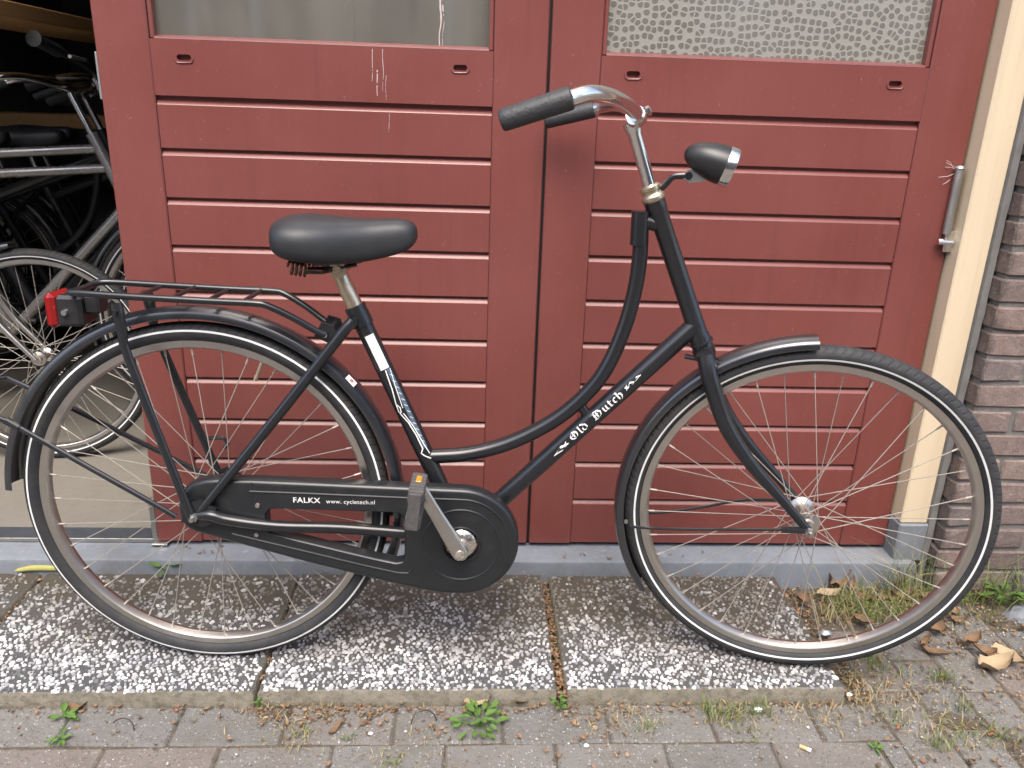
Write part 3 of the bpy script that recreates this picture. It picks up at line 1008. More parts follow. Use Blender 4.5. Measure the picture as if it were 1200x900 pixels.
def full_wheel(parent, mw, stripe_r, fl_r, hub_prof, valve_a, hub_mat='hub_steel', phase=0.0):
    w = MB().lathe(hub_prof, 32, False).build('wheel', hub_mat, parent, True, 40, mw)
    link('rim', RIM_ME, w); link('tyre', TYRE_ME, w)
    for s_ in (-1, 1):
        link('reflective_stripe', stripe_mesh(stripe_r, s_), w)
    sm = spoke_meshes(fl_r, 0.031)
    for k in range(9):
        for i in range(4):
            o = link('spoke', sm[i], w)
            o.rotation_euler = (0, -radians(40 * k) - phase, 0)
    va = valve_a
    MB().tube([(0.301 * cos(va), 0, 0.301 * sin(va)), (0.272 * cos(va), 0, 0.272 * sin(va))], [0.004, 0.0035], 8).tube([(0.272 * cos(va), 0, 0.272 * sin(va)), (0.262 * cos(va), 0, 0.262 * sin(va))], 0.0042, 8).build('valve', 'nickel', w)
    return w
def fender_prof(R, w=0.029):
    half = [(-0.0155, 1.0), (-0.0085, 0.985), (-0.0032, 0.90), (-0.0012, 0.78), (-0.0022, 0.70), (-0.0004, 0.60), (0.0020, 0.40), (0.0034, 0.0)]
    outer = [(R + a, -w * b) for a, b in half] + [(R + a, w * b) for a, b in half[-2::-1]]
    inner = [(r - 0.0014, y * 0.955) for r, y in outer][::-1]
    return outer + inner
def along(p0, p1, u):
    return Vector(p0).lerp(Vector(p1), u)

# ------------------------------------------------------------------ the black bicycle
BY, LEAN = -0.03166, 0.04275
STEER, HEAD_A = -0.1949, radians(23.2)
bd = Vector((cos(BY), sin(BY), 0)); bn0 = Vector((-sin(BY), cos(BY), 0))
bup = Vector((0, 0, cos(LEAN))) + bn0 * sin(LEAN)
bn = bup.cross(bd)
BM = Matrix((bd, bn, bup)).transposed().to_4x4(); BM.translation = (-0.5009, 1.4015, 0.0025)
bike = empty('bicycle', mw=BM)
tag(bike, 'black step-through city bicycle leaning against the red garage doors', 'bicycle')
HA = Vector((-sin(HEAD_A), 0, cos(HEAD_A)))
SA = Vector((0.874, 0, 0.808))
SM = Matrix.Translation(SA) @ Matrix.Rotation(STEER, 4, HA) @ Matrix.Translation(-SA)
def headp(z): return Vector((0.874 - (z - 0.808) * math.tan(HEAD_A), 0, z))
BB = Vector((0.491, 0, 0.296))
# frame
MB().tube([headp(0.675), headp(0.70), headp(0.705), headp(0.92), headp(0.925), headp(0.940)], [0.0195, 0.0195, 0.0172, 0.0172, 0.0190, 0.0190], 20).build('head_tube', 'black_paint', bike)
DT0, DT1 = Vector((0.491, 0, 0.285)), Vector((0.915, 0, 0.7235))
dt = MB().tube([DT0, DT1], 0.0172, 20).build('down_tube', 'black_paint', bike)
TT = [(0.7955, .918), (0.797, .900), (0.8, .845), (0.796, .783), (0.782, .712), (0.756, .638), (0.721, .584), (0.663, .529), (0.583, .482), (0.502, .456), (0.420, .4475)]
tt = MB().tube([(x, 0, z) for x, z in TT], 0.0143, 16, smooth=6).build('top_tube', 'black_paint', bike)
MB().tube([(0.7965, 0, 0.862), (0.7955, 0, 0.921)], 0.0162, 16).tube([(0.797, 0, 0.905), (0.832, 0, 0.897)], 0.0130, 12).build('lug', 'black_paint', tt)
MB().tube([(0.7065, 0, 0.566), (0.728, 0, 0.531)], 0.0095, 12).build('bridge', 'black_paint', tt)
ST0, ST1 = Vector((0.491, 0, 0.290)), Vector((0.2905, 0, 0.736))
st = MB().tube([ST0, ST1], 0.0167, 20).build('seat_tube', 'black_paint', bike)
stt = along(ST0, ST1, 0.93)
MB().tube([along(ST0, ST1, 0.925), along(ST0, ST1, 1.003)], 0.0195, 20).tube([Vector((0.292, -0.032, 0.712)), Vector((0.292, 0.032, 0.712))], 0.008, 12).build('seat_clamp', 'black_paint', st)
MB().tube([(BB.x, -0.036, BB.z), (BB.x, 0.036, BB.z)], 0.022, 20).build('bottom_bracket', 'black_paint', bike)
for s_ in (-1, 1):
    MB().tube([(0.291, s_ * 0.028, 0.716), (0.270, s_ * 0.034, 0.690), (0.167, s_ * 0.055, 0.556), (0.030, s_ * 0.074, 0.384), (0.006, s_ * 0.077, 0.354)], [0.0098, 0.0102, 0.0098, 0.0085, 0.0075], 12, smooth=4).build('seat_stay', 'black_paint', bike)
    MB().tube([(0.000, s_ * 0.078, 0.350), (0.030, s_ * 0.080, 0.353), (0.062, s_ * 0.078, 0.343), (0.148, s_ * 0.070, 0.329), (0.265, s_ * 0.052, 0.319), (0.400, s_ * 0.040, 0.305), (0.480, s_ * 0.034, 0.297)], [0.0085, 0.0105, 0.0105, 0.0105, 0.0112, 0.0115, 0.0115], 12, smooth=5).build('chain_stay', 'black_paint', bike)
    MB().prism([(-0.026, 0.338), (0.012, 0.328), (0.040, 0.340), (0.040, 0.366), (0.012, 0.384), (-0.014, 0.372)], s_ * 0.0775 - 0.003, s_ * 0.0775 + 0.003).build('dropout', 'black_paint', bike, False)
    MB().lathe([(0.0, s_ * 0.098), (0.0045, s_ * 0.098), (0.0048, s_ * 0.090), (0.0088, s_ * 0.0895), (0.0092, s_ * 0.0815), (0.0, s_ * 0.0815)], 6, False, T(0, 0, 0.35)).build('axle_nut', 'galvanised', bike, False)

# lettering on the tubes -------------------------------------------------
def on_tube(p0, p1, r, u, v, lift=0.0005):
    """u along the tube from p0, v across it, wrapped round the camera side"""
    ax = (p1 - p0).normalized()
    side = Vector((0, -1, 0))
    upv = Vector((-ax.z, 0, ax.x)); upv = upv if upv.z > 0 else -upv
    a = v / r
    return p0 + ax * u + (side * cos(a) + upv * sin(a)) * (r + lift)
def nib_strokes(lines, nib, x0, sc):
    """broad-pen polygons for polylines in letter units"""
    polys = []
    for ln in lines:
        for (ax, ay), (bx, by) in zip(ln[:-1], ln[1:]):
            q = [(ax - nib[0], ay - nib[1]), (ax + nib[0], ay + nib[1]), (bx + nib[0], by + nib[1]), (bx - nib[0], by - nib[1])]
            polys.append([(x0 + x * sc, y * sc) for x, y in q])
    return polys
GL = {
 'O': ([[(.22, .84), (.06, .62), (.06, .28), (.30, .02), (.56, .16), (.64, .50), (.56, .80), (.30, .92)], [(.34, .78), (.34, .2)], [(.12, .5), (.56, .62)]], .80),
 'l': ([[(.02, .90), (.12, 1.0), (.12, .10), (.22, .0)]], .34),
 'd': ([[(.02, .98), (.36, .60), (.40, .20), (.22, .0), (.04, .14), (.04, .46), (.20, .62)]], .54),
 'D': ([[(.0, .88), (.2, 1.0), (.52, .90), (.68, .55), (.58, .14), (.26, .0), (.04, .12)], [(.16, .86), (.16, .18)], [(.36, .82), (.36, .16)], [(.16, .5), (.5, .56)]], .84),
 'u': ([[(.0, .58), (.09, .66), (.09, .12), (.19, .0), (.30, .12)], [(.24, .58), (.33, .66), (.33, .1), (.43, .0)]], .54),
 't': ([[(.10, .86), (.10, .10), (.20, .0), (.29, .09)], [(.0, .58), (.28, .62)]], .38),
 'c': ([[(.27, .56), (.15, .66), (.05, .50), (.05, .14), (.15, .0), (.28, .10)]], .38),
 'h': ([[(.0, 1.0), (.07, .94), (.07, .0)], [(.07, .50), (.20, .66), (.33, .50), (.33, .14), (.18, -.16)]], .46)}
def wrap(mb, polys, p0, p1, r, u0, v0):
    for q in polys:
        # split across so the print hugs the tube
        n = 3
        a, b, c, d_ = [Vector((x, y)) for x, y in q]
        V = []
        for i in range(n + 1):
            t_ = i / n
            for e in (a.lerp(d_, t_), b.lerp(c, t_)):
                V.append(on_tube(p0, p1, r, u0 + e.x, v0 + e.y, 0.0004 + 0.00005 * (len(mb.f) % 7)))
        mb.add(V, [(2 * i, 2 * i + 1, 2 * i + 3, 2 * i + 2) for i in range(n)])
mb = MB()
LEN0 = (Vector((0.559, 0, 0.355)) - DT0).length
def word(mb, w, u0, width, h, v0):
    tot = sum(GL[c][1] for c in w)
    sc = width / tot
    x = 0
    for c in w:
        pl = nib_strokes(GL[c][0], (0.055, 0.045), 0, 1)
        pl = [[(x * sc + px * sc, py * h) for px, py in q] for q in pl]
        wrap(mb, pl, DT0, DT1, 0.0172, u0, v0)
        x += GL[c][1]
word(mb, 'Old', LEN0 + 0.196, 0.043, 0.0150, -0.004)
word(mb, 'Dutch', LEN0 + 0.2535, 0.073, 0.0150, -0.004)
def scroll(mb, lines, u0, sx, sy, v0):
    pl = [[(px * sx, py * sy) for px, py in q] for q in nib_strokes(lines, (0.05, 0.06), 0, 1)]
    wrap(mb, pl, DT0, DT1, 0.0172, u0, v0)
scroll(mb, [[(0, .3), (.3, .42), (.55, .75), (.8, .45)], [(0, .3), (.35, .15), (.55, .0), (.8, .3), (.55, .55), (.35, .3)], [(.8, .1), (.95, .75)], [(.78, .6), (1, .2)]], LEN0 + 0.150, 0.036, 0.0115, -0.004)
scroll(mb, [[(0, .1), (.12, .7)], [(.0, .6), (.16, .2)], [(.16, .3), (.34, .7), (.52, .3), (.40, .1)], [(.52, .35), (.75, .65), (1.0, .4)], [(.6, .25), (.85, .38), (1.0, .5)]], LEN0 + 0.336, 0.037, 0.0115, -0.001)
mb.build('lettering', 'white_print', dt, False)
# paper sticker and scroll on the seat tube
def strip(mb, p0, p1, r, u0, u1, v0, v1, n=6, lift=0.0005):
    V = []
    for i in range(n + 1):
        v = v0 + (v1 - v0) * i / n
        V += [on_tube(p0, p1, r, u0, v, lift), on_tube(p0, p1, r, u1, v, lift)]
    mb.add(V, [(2 * i, 2 * i + 1, 2 * i + 3, 2 * i + 2) for i in range(n)])
SL = (ST1 - ST0).length
mb = MB(); strip(mb, ST0, ST1, 0.0167, SL * 0.745, SL * 0.886, -0.004, 0.013)
mb.build('paper_sticker', 'white_print', st)
mb = MB(); strip(mb, ST0, ST1, 0.0167, SL * 0.40, SL * 0.742, 0.006, 0.014)
mb.build('foil_sticker', 'sticker_blue', st)
mb = MB()
def vline(pts, w=0.0007):
    for (u0, v0), (u1, v1) in zip(pts[:-1], pts[1:]):
        n = 3
        V = []
        for i in range(n + 1):
            u = u0 + (u1 - u0) * i / n; v = v0 + (v1 - v0) * i / n
            V += [on_tube(ST0, ST1, 0.0167, SL * u, v - w, 0.0009), on_tube(ST0, ST1, 0.0167, SL * u, v + w, 0.0009)]
        mb.add(V, [(2 * i, 2 * i + 1, 2 * i + 3, 2 * i + 2) for i in range(n)])
vline([(.74, .004), (.66, .000), (.60, -.0055), (.57, -.007), (.565, -.003), (.585, -.001), (.60, -.004)], .0010)
vline([(.565, -.006), (.52, .001), (.46, .004), (.40, .004)], .0011)
vline([(.74, .013), (.66, .007), (.58, .003)], .0006)
vline([(.56, .0), (.5, .006), (.42, .009), (.37, .012)], .0008)
vline([(.40, .004), (.385, -.002), (.37, .002), (.35, .010)], .0013)
for k in range(12):
    u = .72 - k * .026
    vline([(u, .008), (u - .012, .0125)], .0006)
mb.build('scroll_print', 'white_print', st, False)

# wheels ------------------------------------------------------------------
rear_hub = [(0.0, -0.074), (0.006, -0.074), (0.006, -0.045), (0.018, -0.044), (0.034, -0.036), (0.036, -0.030), (0.030, -0.027), (0.027, -0.020), (0.027, 0.020), (0.030, 0.027), (0.036, 0.030), (0.034, 0.036), (0.020, 0.046), (0.010, 0.056), (0.006, 0.058), (0.006, 0.074), (0.0, 0.074)]
front_hub = [(0.0, -0.052), (0.005, -0.052), (0.005, -0.044), (0.012, -0.043), (0.014, -0.037), (0.0235, -0.034), (0.0245, -0.030), (0.0225, -0.027), (0.0135, -0.022), (0.0120, 0.0), (0.0135, 0.022), (0.0225, 0.027), (0.0245, 0.030), (0.0235, 0.034), (0.014, 0.037), (0.012, 0.043), (0.005, 0.044), (0.005, 0.052), (0.0, 0.052)]
full_wheel(bike, T(0, 0, 0.35), 0.3365, 0.034, rear_hub, radians(67), phase=0.03)
FH = Vector((1.1597, 0, 0.35))
full_wheel(bike, SM @ T(*FH), 0.3275, 0.0235, front_hub, radians(-62), 'hub_steel', phase=0.09)

# fenders -----------------------------------------------------------------
fr = MB().lathe(fender_prof(0.3765), 90, True, T(0, 0, 0.350), radians(-22), radians(177)).build('fender', 'fender_paint', bike)
ff = MB().lathe(fender_prof(0.3655, 0.0275), 70, True, T(*FH), radians(95), radians(214)).build('fender', 'fender_paint', bike, mw=SM)
# rear fender sticker
a = radians(41.5)
ca = Vector((0.3785 * cos(a), -0.0158, 0.350 + 0.3785 * sin(a)))
tang = Vector((-sin(a), 0, cos(a))); side = Vector((-cos(a) * 0.42, -0.9, -sin(a) * 0.42)).normalized()
V = [ca + tang * u + side * w for u, w in ((-.011, -.004), (.011, -.004), (.011, .010), (-.011, .010))]
nrm = tang.cross(side); nrm = nrm if nrm.y < 0 or nrm.z > 0 else -nrm
V = [v + Vector((cos(a), -0.5, sin(a))) * 0.0016 for v in V]
MB().add(V, [(0, 1, 2, 3)]).build('sticker', 'white_print', fr, False)
V = [v + Vector((cos(a), -0.5, sin(a))) * 0.0006 for v in (ca + tang * u + side * w + Vector((cos(a), -0.5, sin(a))) * 0.0016 for u, w in ((-.006, .000), (.001, -.001), (.004, .005), (-.002, .006)))]
MB().add(V, [(0, 1, 2, 3)]).build('sticker_print', 'sticker_red', fr, False)
# front fender stays
MB().tube([(0.826, -0.031, 0.303), (0.84, -0.033, 0.303), (0.929, -0.042, 0.315), (1.120, -0.056, 0.347), (1.150, -0.056, 0.350)], 0.0030, 8, smooth=4).tube([(1.110, -0.056, 0.346), (1.160, -0.057, 0.350)], 0.0065, 8).build('fender_stay', 'black_paint', bike, mw=SM)
MB().tube([(0.826, 0.031, 0.303), (0.88, 0.036, 0.301), (0.96, 0.044, 0.318), (1.06, 0.052, 0.345), (1.150, 0.056, 0.350)], 0.0030, 8, smooth=4).build('fender_stay', 'black_paint', bike, mw=SM)
MB().lathe([(0.0, -0.034), (0.0035, -0.034), (0.004, -0.029), (0.0, -0.029)], 10, False, T(0.818, 0, 0.312)).build('rivet', 'galvanised', bike, mw=SM)
# fork --------------------------------------------------------------------
for s_ in (-1, 1):
    pts = [(0.933, s_ * 0.030, 0.672), (0.940, s_ * 0.037, 0.650), (0.949, s_ * 0.043, 0.624), (0.984, s_ * 0.049, 0.546), (1.038, s_ * 0.052, 0.474), (1.105, s_ * 0.053, 0.405), (1.150, s_ * 0.053, 0.358), (1.163, s_ * 0.053, 0.345)]
    MB().tube(pts, [0.0155, 0.0165, 0.0160, 0.0150, 0.0125, 0.0095, 0.0082, 0.0075], 14, smooth=5).build('fork_blade', 'black_paint', bike, mw=SM)
    MB().lathe([(0.0, s_ * 0.078), (0.0045, s_ * 0.078), (0.0048, s_ * 0.069), (0.0085, s_ * 0.0685), (0.0088, s_ * 0.061), (0.0, s_ * 0.061)], 6, False, T(*FH)).build('axle_nut', 'galvanised', bike, False, mw=SM)
MB().tube([headp(0.655), headp(0.668), headp(0.676)], [0.017, 0.021, 0.0215], 18).tube([(0.934, -0.033, 0.668), (0.934, 0.033, 0.668)], [0.0165, 0.0165], 14).tube([headp(0.686), headp(0.690)], 0.0225, 18).tube([(0.898, -0.012, 0.662), (0.965, -0.010, 0.652)], 0.005, 8).build('fork_crown', 'black_paint', bike, mw=SM)
# headset, stem, bars -------------------------------------------------------
hp = headp(0.946)
mh = ymat(hp, HA)
MB().lathe([(0.0, -0.008), (0.0185, -0.008), (0.0215, -0.004), (0.0215, 0.001), (0.0185, 0.005), (0.0165, 0.007), (0.0165, 0.011), (0.0195, 0.013), (0.0195, 0.018), (0.0165, 0.0205), (0.0130, 0.022), (0.0, 0.022)], 28, False, mh).build('headset', 'nickel', bike, mw=SM)
clampp = Vector((0.768, 0, 1.068))
stem = MB().tube([headp(0.955), along(headp(0.955), clampp, 0.82), along(headp(0.955), clampp, 0.92), clampp], [0.0118, 0.0118, 0.0150, 0.0165], 18).build('stem', 'chrome', bike, mw=SM)
MB().tube([(0.7745, -0.027, 1.0805), (0.7760, -0.024, 1.0785), (0.776, 0.024, 1.076), (0.7745, 0.027, 1.076)], [0.0165, 0.0182, 0.0182, 0.0165], 20).build('clamp', 'chrome', stem)
MB().tube([(0.776, 0.0, 1.077), (0.784, 0.0, 1.082)], [0.014, 0.0125], 14).lathe([(0, 0), (0.0085, 0), (0.0085, 0.006), (0.005, 0.008), (0, 0.008)], 6, False, ymat((0.792, 0, 1.0865), (0.85, 0, 0.45))).build('clamp_bolt', 'chrome', stem)
near = [(0.777, -0.006, 1.078), (0.774, -0.045, 1.086), (0.760, -0.11, 1.100), (0.738, -0.19, 1.1125), (0.712, -0.240, 1.1165), (0.685, -0.263, 1.109)]
far = [(0.777, 0.006, 1.076), (0.774, 0.045, 1.080), (0.760, 0.11, 1.086), (0.735, 0.19, 1.090), (0.708, 0.238, 1.086), (0.682, 0.256, 1.077)]
hb = MB().tube(far[::-1] + near, 0.0122, 16, smooth=8).build('handlebar', 'chrome', bike, mw=SM)
def grip(a, b):
    a, b = Vector(a), Vector(b)
    L = b - a
    pts = [a, a + L * 0.02, a + L * 0.06, a + L * 0.9, a + L * 0.965, a + L * 0.99, b]
    g = MB().tube(pts, [0.0135, 0.0160, 0.0166, 0.0158, 0.0155, 0.0135, 0.009], 20).build('grip', 'grip_textured', hb)
grip((0.690, -0.262, 1.1112), (0.590, -0.272, 1.0765))
grip((0.687, 0.255, 1.0790), (0.586, 0.262, 1.0520))
# head lamp -----------------------------------------------------------------
ld = Vector((0.955, 0, -0.295)).normalized()
lt = Vector((0.8615, 0, 1.0245))
lm = ymat(lt, ld)
lamp = MB().lathe([(0.0, 0.0), (0.006, 0.0012), (0.013, 0.0055), (0.0205, 0.016), (0.0265, 0.030), (0.0305, 0.046), (0.0325, 0.060), (0.0328, 0.072), (0.0, 0.072)], 32, False, lm).build('headlamp', 'black_plastic', bike, True, 40, mw=SM)
MB().lathe([(0.0325, 0.070), (0.0345, 0.0705), (0.0348, 0.083), (0.0335, 0.0868), (0.0310, 0.0868), (0.0305, 0.083)], 32, True, lm).build('lamp_ring', 'chrome', lamp, True, 30)
MB().lathe([(0.0305, 0.0835), (0.022, 0.088), (0.010, 0.0902), (0.0, 0.0908)], 28, False, lm).build('lens', 'lamp_glass', lamp)
MB().tube([(0.823, 0, 0.957), (0.834, 0, 0.967), (0.846, 0, 0.981), (0.866, 0, 0.984)], [0.006, 0.0055, 0.0052, 0.0058], 10, smooth=4, flat=0.7).tube([(0.872, -0.010, 0.985), (0.872, 0.008, 0.985)], 0.0068, 10).build('lamp_bracket', 'black_paint', lamp)
MB().prism([(0.862, 0.981), (0.873, 0.9725), (0.905, 0.978), (0.915, 0.990), (0.885, 0.997), (0.868, 0.993)], -0.003, 0.0005).build('bracket_plate', 'zinc_plate', lamp, False)
# saddle --------------------------------------------------------------------
def saddle(parent, dx=0.0, dz=0.0, mat='saddle_vinyl'):
    stn = [(.1545, .030, .870, .850), (.158, .056, .881, .838), (.166, .080, .889, .828), (.184, .096, .895, .818), (.215, .099, .8965, .812), (.250, .088, .895, .808), (.285, .068, .893, .809), (.320, .050, .8925, .814), (.352, .041, .8940, .822), (.378, .035, .8935, .831), (.394, .028, .889, .842), (.4015, .016, .881, .854), (.4035, .005, .872, .864)]
    k = 28
    V = []; F = []
    st_ = catmull([Vector((x, w, zt)) for x, w, zt, zb in stn], 3); sb_ = catmull([Vector((x, w, zb)) for x, w, zt, zb in stn], 3)
    for A, B in zip(st_, sb_):
        x, w, zt, zb = A.x, max(A.y, 0.003), A.z, B.z
        zc = zb + (zt - zb) * 0.52
        for i in range(k):
            t_ = 2 * pi * i / k
            c_, s_ = cos(t_), sin(t_)
            yy_ = w * math.copysign(abs(c_) ** 0.62, c_)
            zz_ = zc + (zt - zc) * abs(s_) ** 0.85 if s_ >= 0 else zc - (zc - zb) * abs(s_) ** 0.8 * (1 - 0.25 * (1 - abs(c_)))
            V.append((x + dx, yy_, zz_ + dz))
    n = len(st_)
    for i in range(n - 1):
        for q in range(k):
            q2 = (q + 1) % k
            F.append((i * k + q, i * k + q2, (i + 1) * k + q2, (i + 1) * k + q))
    F.append(tuple(range(k))); F.append(tuple((n - 1) * k + q for q in range(k)))
    return MB().add(V, F).build('saddle', mat, parent, True, 60)
sad = saddle(bike)
def coil(c, r, L, turns, d):
    pts = []
    n = turns * 12
    m = ymat(c, d)
    for i in range(n + 1):
        a = 2 * pi * i / 12
        pts.append(m @ Vector((r * cos(a), L * i / n, r * sin(a))))
    return pts
for s_ in (-1, 1):
    MB().tube(coil((0.188, s_ * 0.050, 0.812), 0.011, 0.030, 4, (1, 0, -0.15)), 0.0026, 6).tube([(0.215, s_ * 0.05, 0.803), (0.24, s_ * 0.035, 0.801), (0.268, s_ * 0.018, 0.806)], 0.003, 6).build('saddle_spring', 'rusty_dark', sad)
MB().tube([(0.30, -0.022, 0.815), (0.268, -0.024, 0.808), (0.215, -0.030, 0.806)], 0.0035, 8).tube([(0.30, 0.022, 0.815), (0.268, 0.024, 0.808), (0.215, 0.030, 0.806)], 0.0035, 8).build('saddle_rail', 'black_paint', sad)
post = MB().tube([along(ST0, ST1, 0.98), (0.2765, 0, 0.7675), (0.274, 0, 0.773), (0.2615, 0, 0.805)], [0.0150, 0.0150, 0.0140, 0.0140], 18).build('seat_post', 'nickel', bike)
MB().tube([(0.266, -0.026, 0.805), (0.266, 0.026, 0.805)], 0.0150, 18).tube([(0.266, -0.031, 0.805), (0.266, -0.026, 0.805)], 0.0085, 6).build('post_clamp', 'nickel', post)
# chain case ------------------------------------------------------------------
def chain_case():
    c = BB
    outer = [(-0.036, .357), (-0.033, .331), (-0.021, .316), (-.006, .308), (.054, .290), (.130, .269), (.205, .248), (.265, .2325), (.323, .2175), (.375, .2045), (.420, .1945), (.455, .1890)]
    outer += [(c.x + 0.110 * cos(a), 0.299 + 0.111 * sin(a)) for a in np.radians(np.arange(-92, 91, 7))]
    outer += [(.43, .4112), (.384, .4122), (.30, .4142), (.20, .4166), (.10, .4186), (.04, .4186), (.018, .4165), (-.003, .410), (-.020, .398), (-.032, .379)]
    gap = [(.128, .3505), (.134, .3590), (.145, .3615), (.20, .3610), (.28, .3598), (.372, .3585), (.380, .354), (.3835, .345), (.3845, .312), (.384, .267), (.380, .258), (.368, .2555), (.33, .2635), (.26, .2805), (.18, .3005), (.135, .3125), (.128, .322)]
    hole = [(c.x + 0.034 * cos(a), c.z + 0.034 * sin(a)) for a in np.radians(np.arange(0, 360, 10))]
    def inset(poly, d_):
        n = len(poly); out = []
        A = sum(poly[i][0] * poly[(i + 1) % n][1] - poly[(i + 1) % n][0] * poly[i][1] for i in range(n))
        sg = 1 if A > 0 else -1
        for i in range(n):
            p, q, r = Vector(poly[i - 1]), Vector(poly[i]), Vector(poly[(i + 1) % n])
            t_ = ((q - p).normalized() + (r - q).normalized()).normalized()
            nrm_ = Vector((-t_.y, t_.x)) * sg
            out.append((q.x + nrm_.x * d_, q.y + nrm_.y * d_))
        return out
    mb = MB()
    def rings(poly, steps):
        n = len(poly)
        V = []; F = []
        for d_, y in steps:
            V += [(x, y, z) for x, z in (inset(poly, d_) if d_ else poly)]
        for r in range(len(steps) - 1):
            for i in range(n):
                j = (i + 1) % n
                F.append((r * n + i, r * n + j, (r + 1) * n + j, (r + 1) * n + i))
        mb.add(V, F)
        d_, y = steps[-1]
        return (inset(poly, d_) if d_ else poly)
    YF = -0.0665
    o = rings(outer, [(0, -0.040), (0, -0.057), (.0012, -0.0612), (.0034, -0.0642), (.0065, -0.0660), (.0100, YF)])
    g = rings(gap, [(0, -0.040), (0, -0.0615), (-.0012, -0.0645), (-.0032, YF)])
    h = rings(hole, [(0, -0.040), (0, -0.066), (-.0012, -0.0688), (-.0030, -0.0690), (-.0045, YF)])
    pl = [o, g, h]
    flat = [q for p_ in pl for q in p_]
    mb.add([(x, YF, z) for x, z in flat], [tuple(t_) for t_ in tessellate_polygon([[Vector((x, z, 0)) for x, z in p_] for p_ in pl])])
    # pressed ribs
    rib = 0.0022
    mb.tube([(c.x + 0.073 * cos(a), YF + 0.0004, c.z + 0.073 * sin(a)) for a in np.radians(np.arange(0, 361, 6))], rib, 6)
    pts = [(.10, YF, .397), (.20, YF, .3955), (.384, YF, .3915), (.47, YF, .3905)] + [(c.x + 0.0925 * cos(a), YF, .298 + 0.0925 * sin(a)) for a in np.radians(np.arange(84, -30, -8))]
    mb.tube(pts, rib, 6)
    mb.tube([(.062, YF, .3095), (.128, YF, .293), (.20, YF, .2755), (.30, YF, .2505), (.372, YF, .2345), (.392, YF, .2345), (.400, YF, .246)], rib, 6)
    mb.tube([(.104, YF, .414), (.106, YF, .388), (.103, YF, .375)], 0.0012, 6)
    o = mb.build('chain_case', 'case_plastic', bike, True, 28)
    for x, z in ((.113, .369), (.108, .309)):
        MB().lathe([(0, YF - 0.004), (0.0042, YF - 0.004), (0.0048, YF + 0.001), (0, YF + 0.001)], 10, False, T(x, 0, z)).build('clip_bolt', 'galvanised', o)
    # print
    for txt, x, z, size, offs in (('FALKX', 0.1795, 0.3768, 0.0148, 0.013), ('www. cycletech.nl', 0.2400, 0.3765, 0.0118, 0.0)):
        cu = bpy.data.curves.new('print', 'FONT')
        cu.body = txt; cu.size = size; cu.offset = size * offs * 1.0
        cu.space_character = 1.06
        tmp = bpy.data.objects.new('print', cu); COL.objects.link(tmp)
        dg = bpy.context.evaluated_depsgraph_get()
        me = bpy.data.meshes.new_from_object(tmp.evaluated_get(dg))
        bpy.data.objects.remove(tmp)
        xs = [v.co.x for v in me.vertices]
        want = 0.0500 if txt == 'FALKX' else 0.0900
        k = want / (max(xs) - min(xs))
        for v in me.vertices:
            v.co = Vector((x + (v.co.x - min(xs)) * k, YF - 0.0006, z + v.co.y * (1.0 if txt == 'FALKX' else 1.0)))
        me.materials.clear(); me.materials.append(M['white_print'])
        link('print', me, o)
chain_case()
# crank and pedals
MB().lathe([(0.0, -0.072), (0.010, -0.0725), (0.022, -0.0705), (0.0305, -0.064), (0.0315, -0.056), (0.0, -0.056)], 36, False, T(*BB)).build('chain_ring', 'rusty_chrome', bike)
MB().lathe([(0.0, -0.103), (0.0115, -0.103), (0.0150, -0.100), (0.0155, -0.088), (0.013, -0.080), (0.011, -0.070), (0.0, -0.070)], 24, False, T(*BB)).build('crank_boss', 'crank_steel', bike)
def crank(a, b, s_):
    a, b = Vector(a), Vector(b)
    k = MB().tube([a + (a - b) * 0.08, a, along(a, b, .25), along(a, b, .6), along(a, b, .93), b, b + (b - a) * 0.06], [0.008, 0.0155, 0.0150, 0.0125, 0.0125, 0.0125, 0.006], 16, smooth=3, flat=0.42).build('crank', 'crank_steel', bike, True, 50)
    MB().lathe([(0, s_ * 0.108), (0.0085, s_ * 0.108), (0.0095, s_ * 0.1005), (0, s_ * 0.1005)], 16, False, T(a.x, 0, a.z)).build('crank_bolt', 'rusty_chrome', k)
    return k
crank((BB.x, -0.0985, BB.z), (0.4165, -0.1040, 0.4295), -1)
crank((BB.x, 0.0985, BB.z), (0.566, 0.1040, 0.160), 1)
def pedal(x, z, s_, tilt):
    m = Matrix.Translation((x, 0, z)) @ Matrix.Rotation(tilt, 4, 'Y')
    p = MB()
    for zz in (-1, 1):
        for k in range(6):
            y0 = 0.121 + k * 0.0132
            p.box((-0.0135, min(s_ * y0, s_ * (y0 + 0.0118)), min(zz * 0.013, zz * 0.036)), (0.0135, max(s_ * y0, s_ * (y0 + 0.0118)), max(zz * 0.013, zz * 0.036)), 0.002, m)
        p.box((-0.0120, min(s_ * 0.119, s_ * 0.202), min(zz * 0.014, zz * 0.0325)), (0.0120, max(s_ * 0.119, s_ * 0.202), max(zz * 0.014, zz * 0.0325)), 0.001, m)
    pd = p.build('pedal', 'pedal_rubber', bike, False)
    e = MB()
    for y in (0.1155, 0.2025):
        y0, y1 = sorted((s_ * y, s_ * (y + 0.005)))
        e.box((-0.0105, y0, -0.034), (0.0105, y1, 0.034), 0.0015, m)
    e.tube([m @ Vector((0, s_ * 0.104, 0)), m @ Vector((0, s_ * 0.205, 0))], 0.0065, 12)
    e.build('pedal_cage', 'pedal_rubber', pd, False)
    y0, y1 = sorted((s_ * 0.136, s_ * 0.160))
    for zz in (-1, 1):
        z0, z1 = sorted((zz * 0.030, zz * 0.0372))
        MB().box((-0.0048, y0, z0), (0.0048, y1, z1), 0.001, m).build('reflector', 'amber', pd, False)
pedal(0.4165, 0.4295, -1, radians(6))
pedal(0.566, 0.160, 1, radians(6))
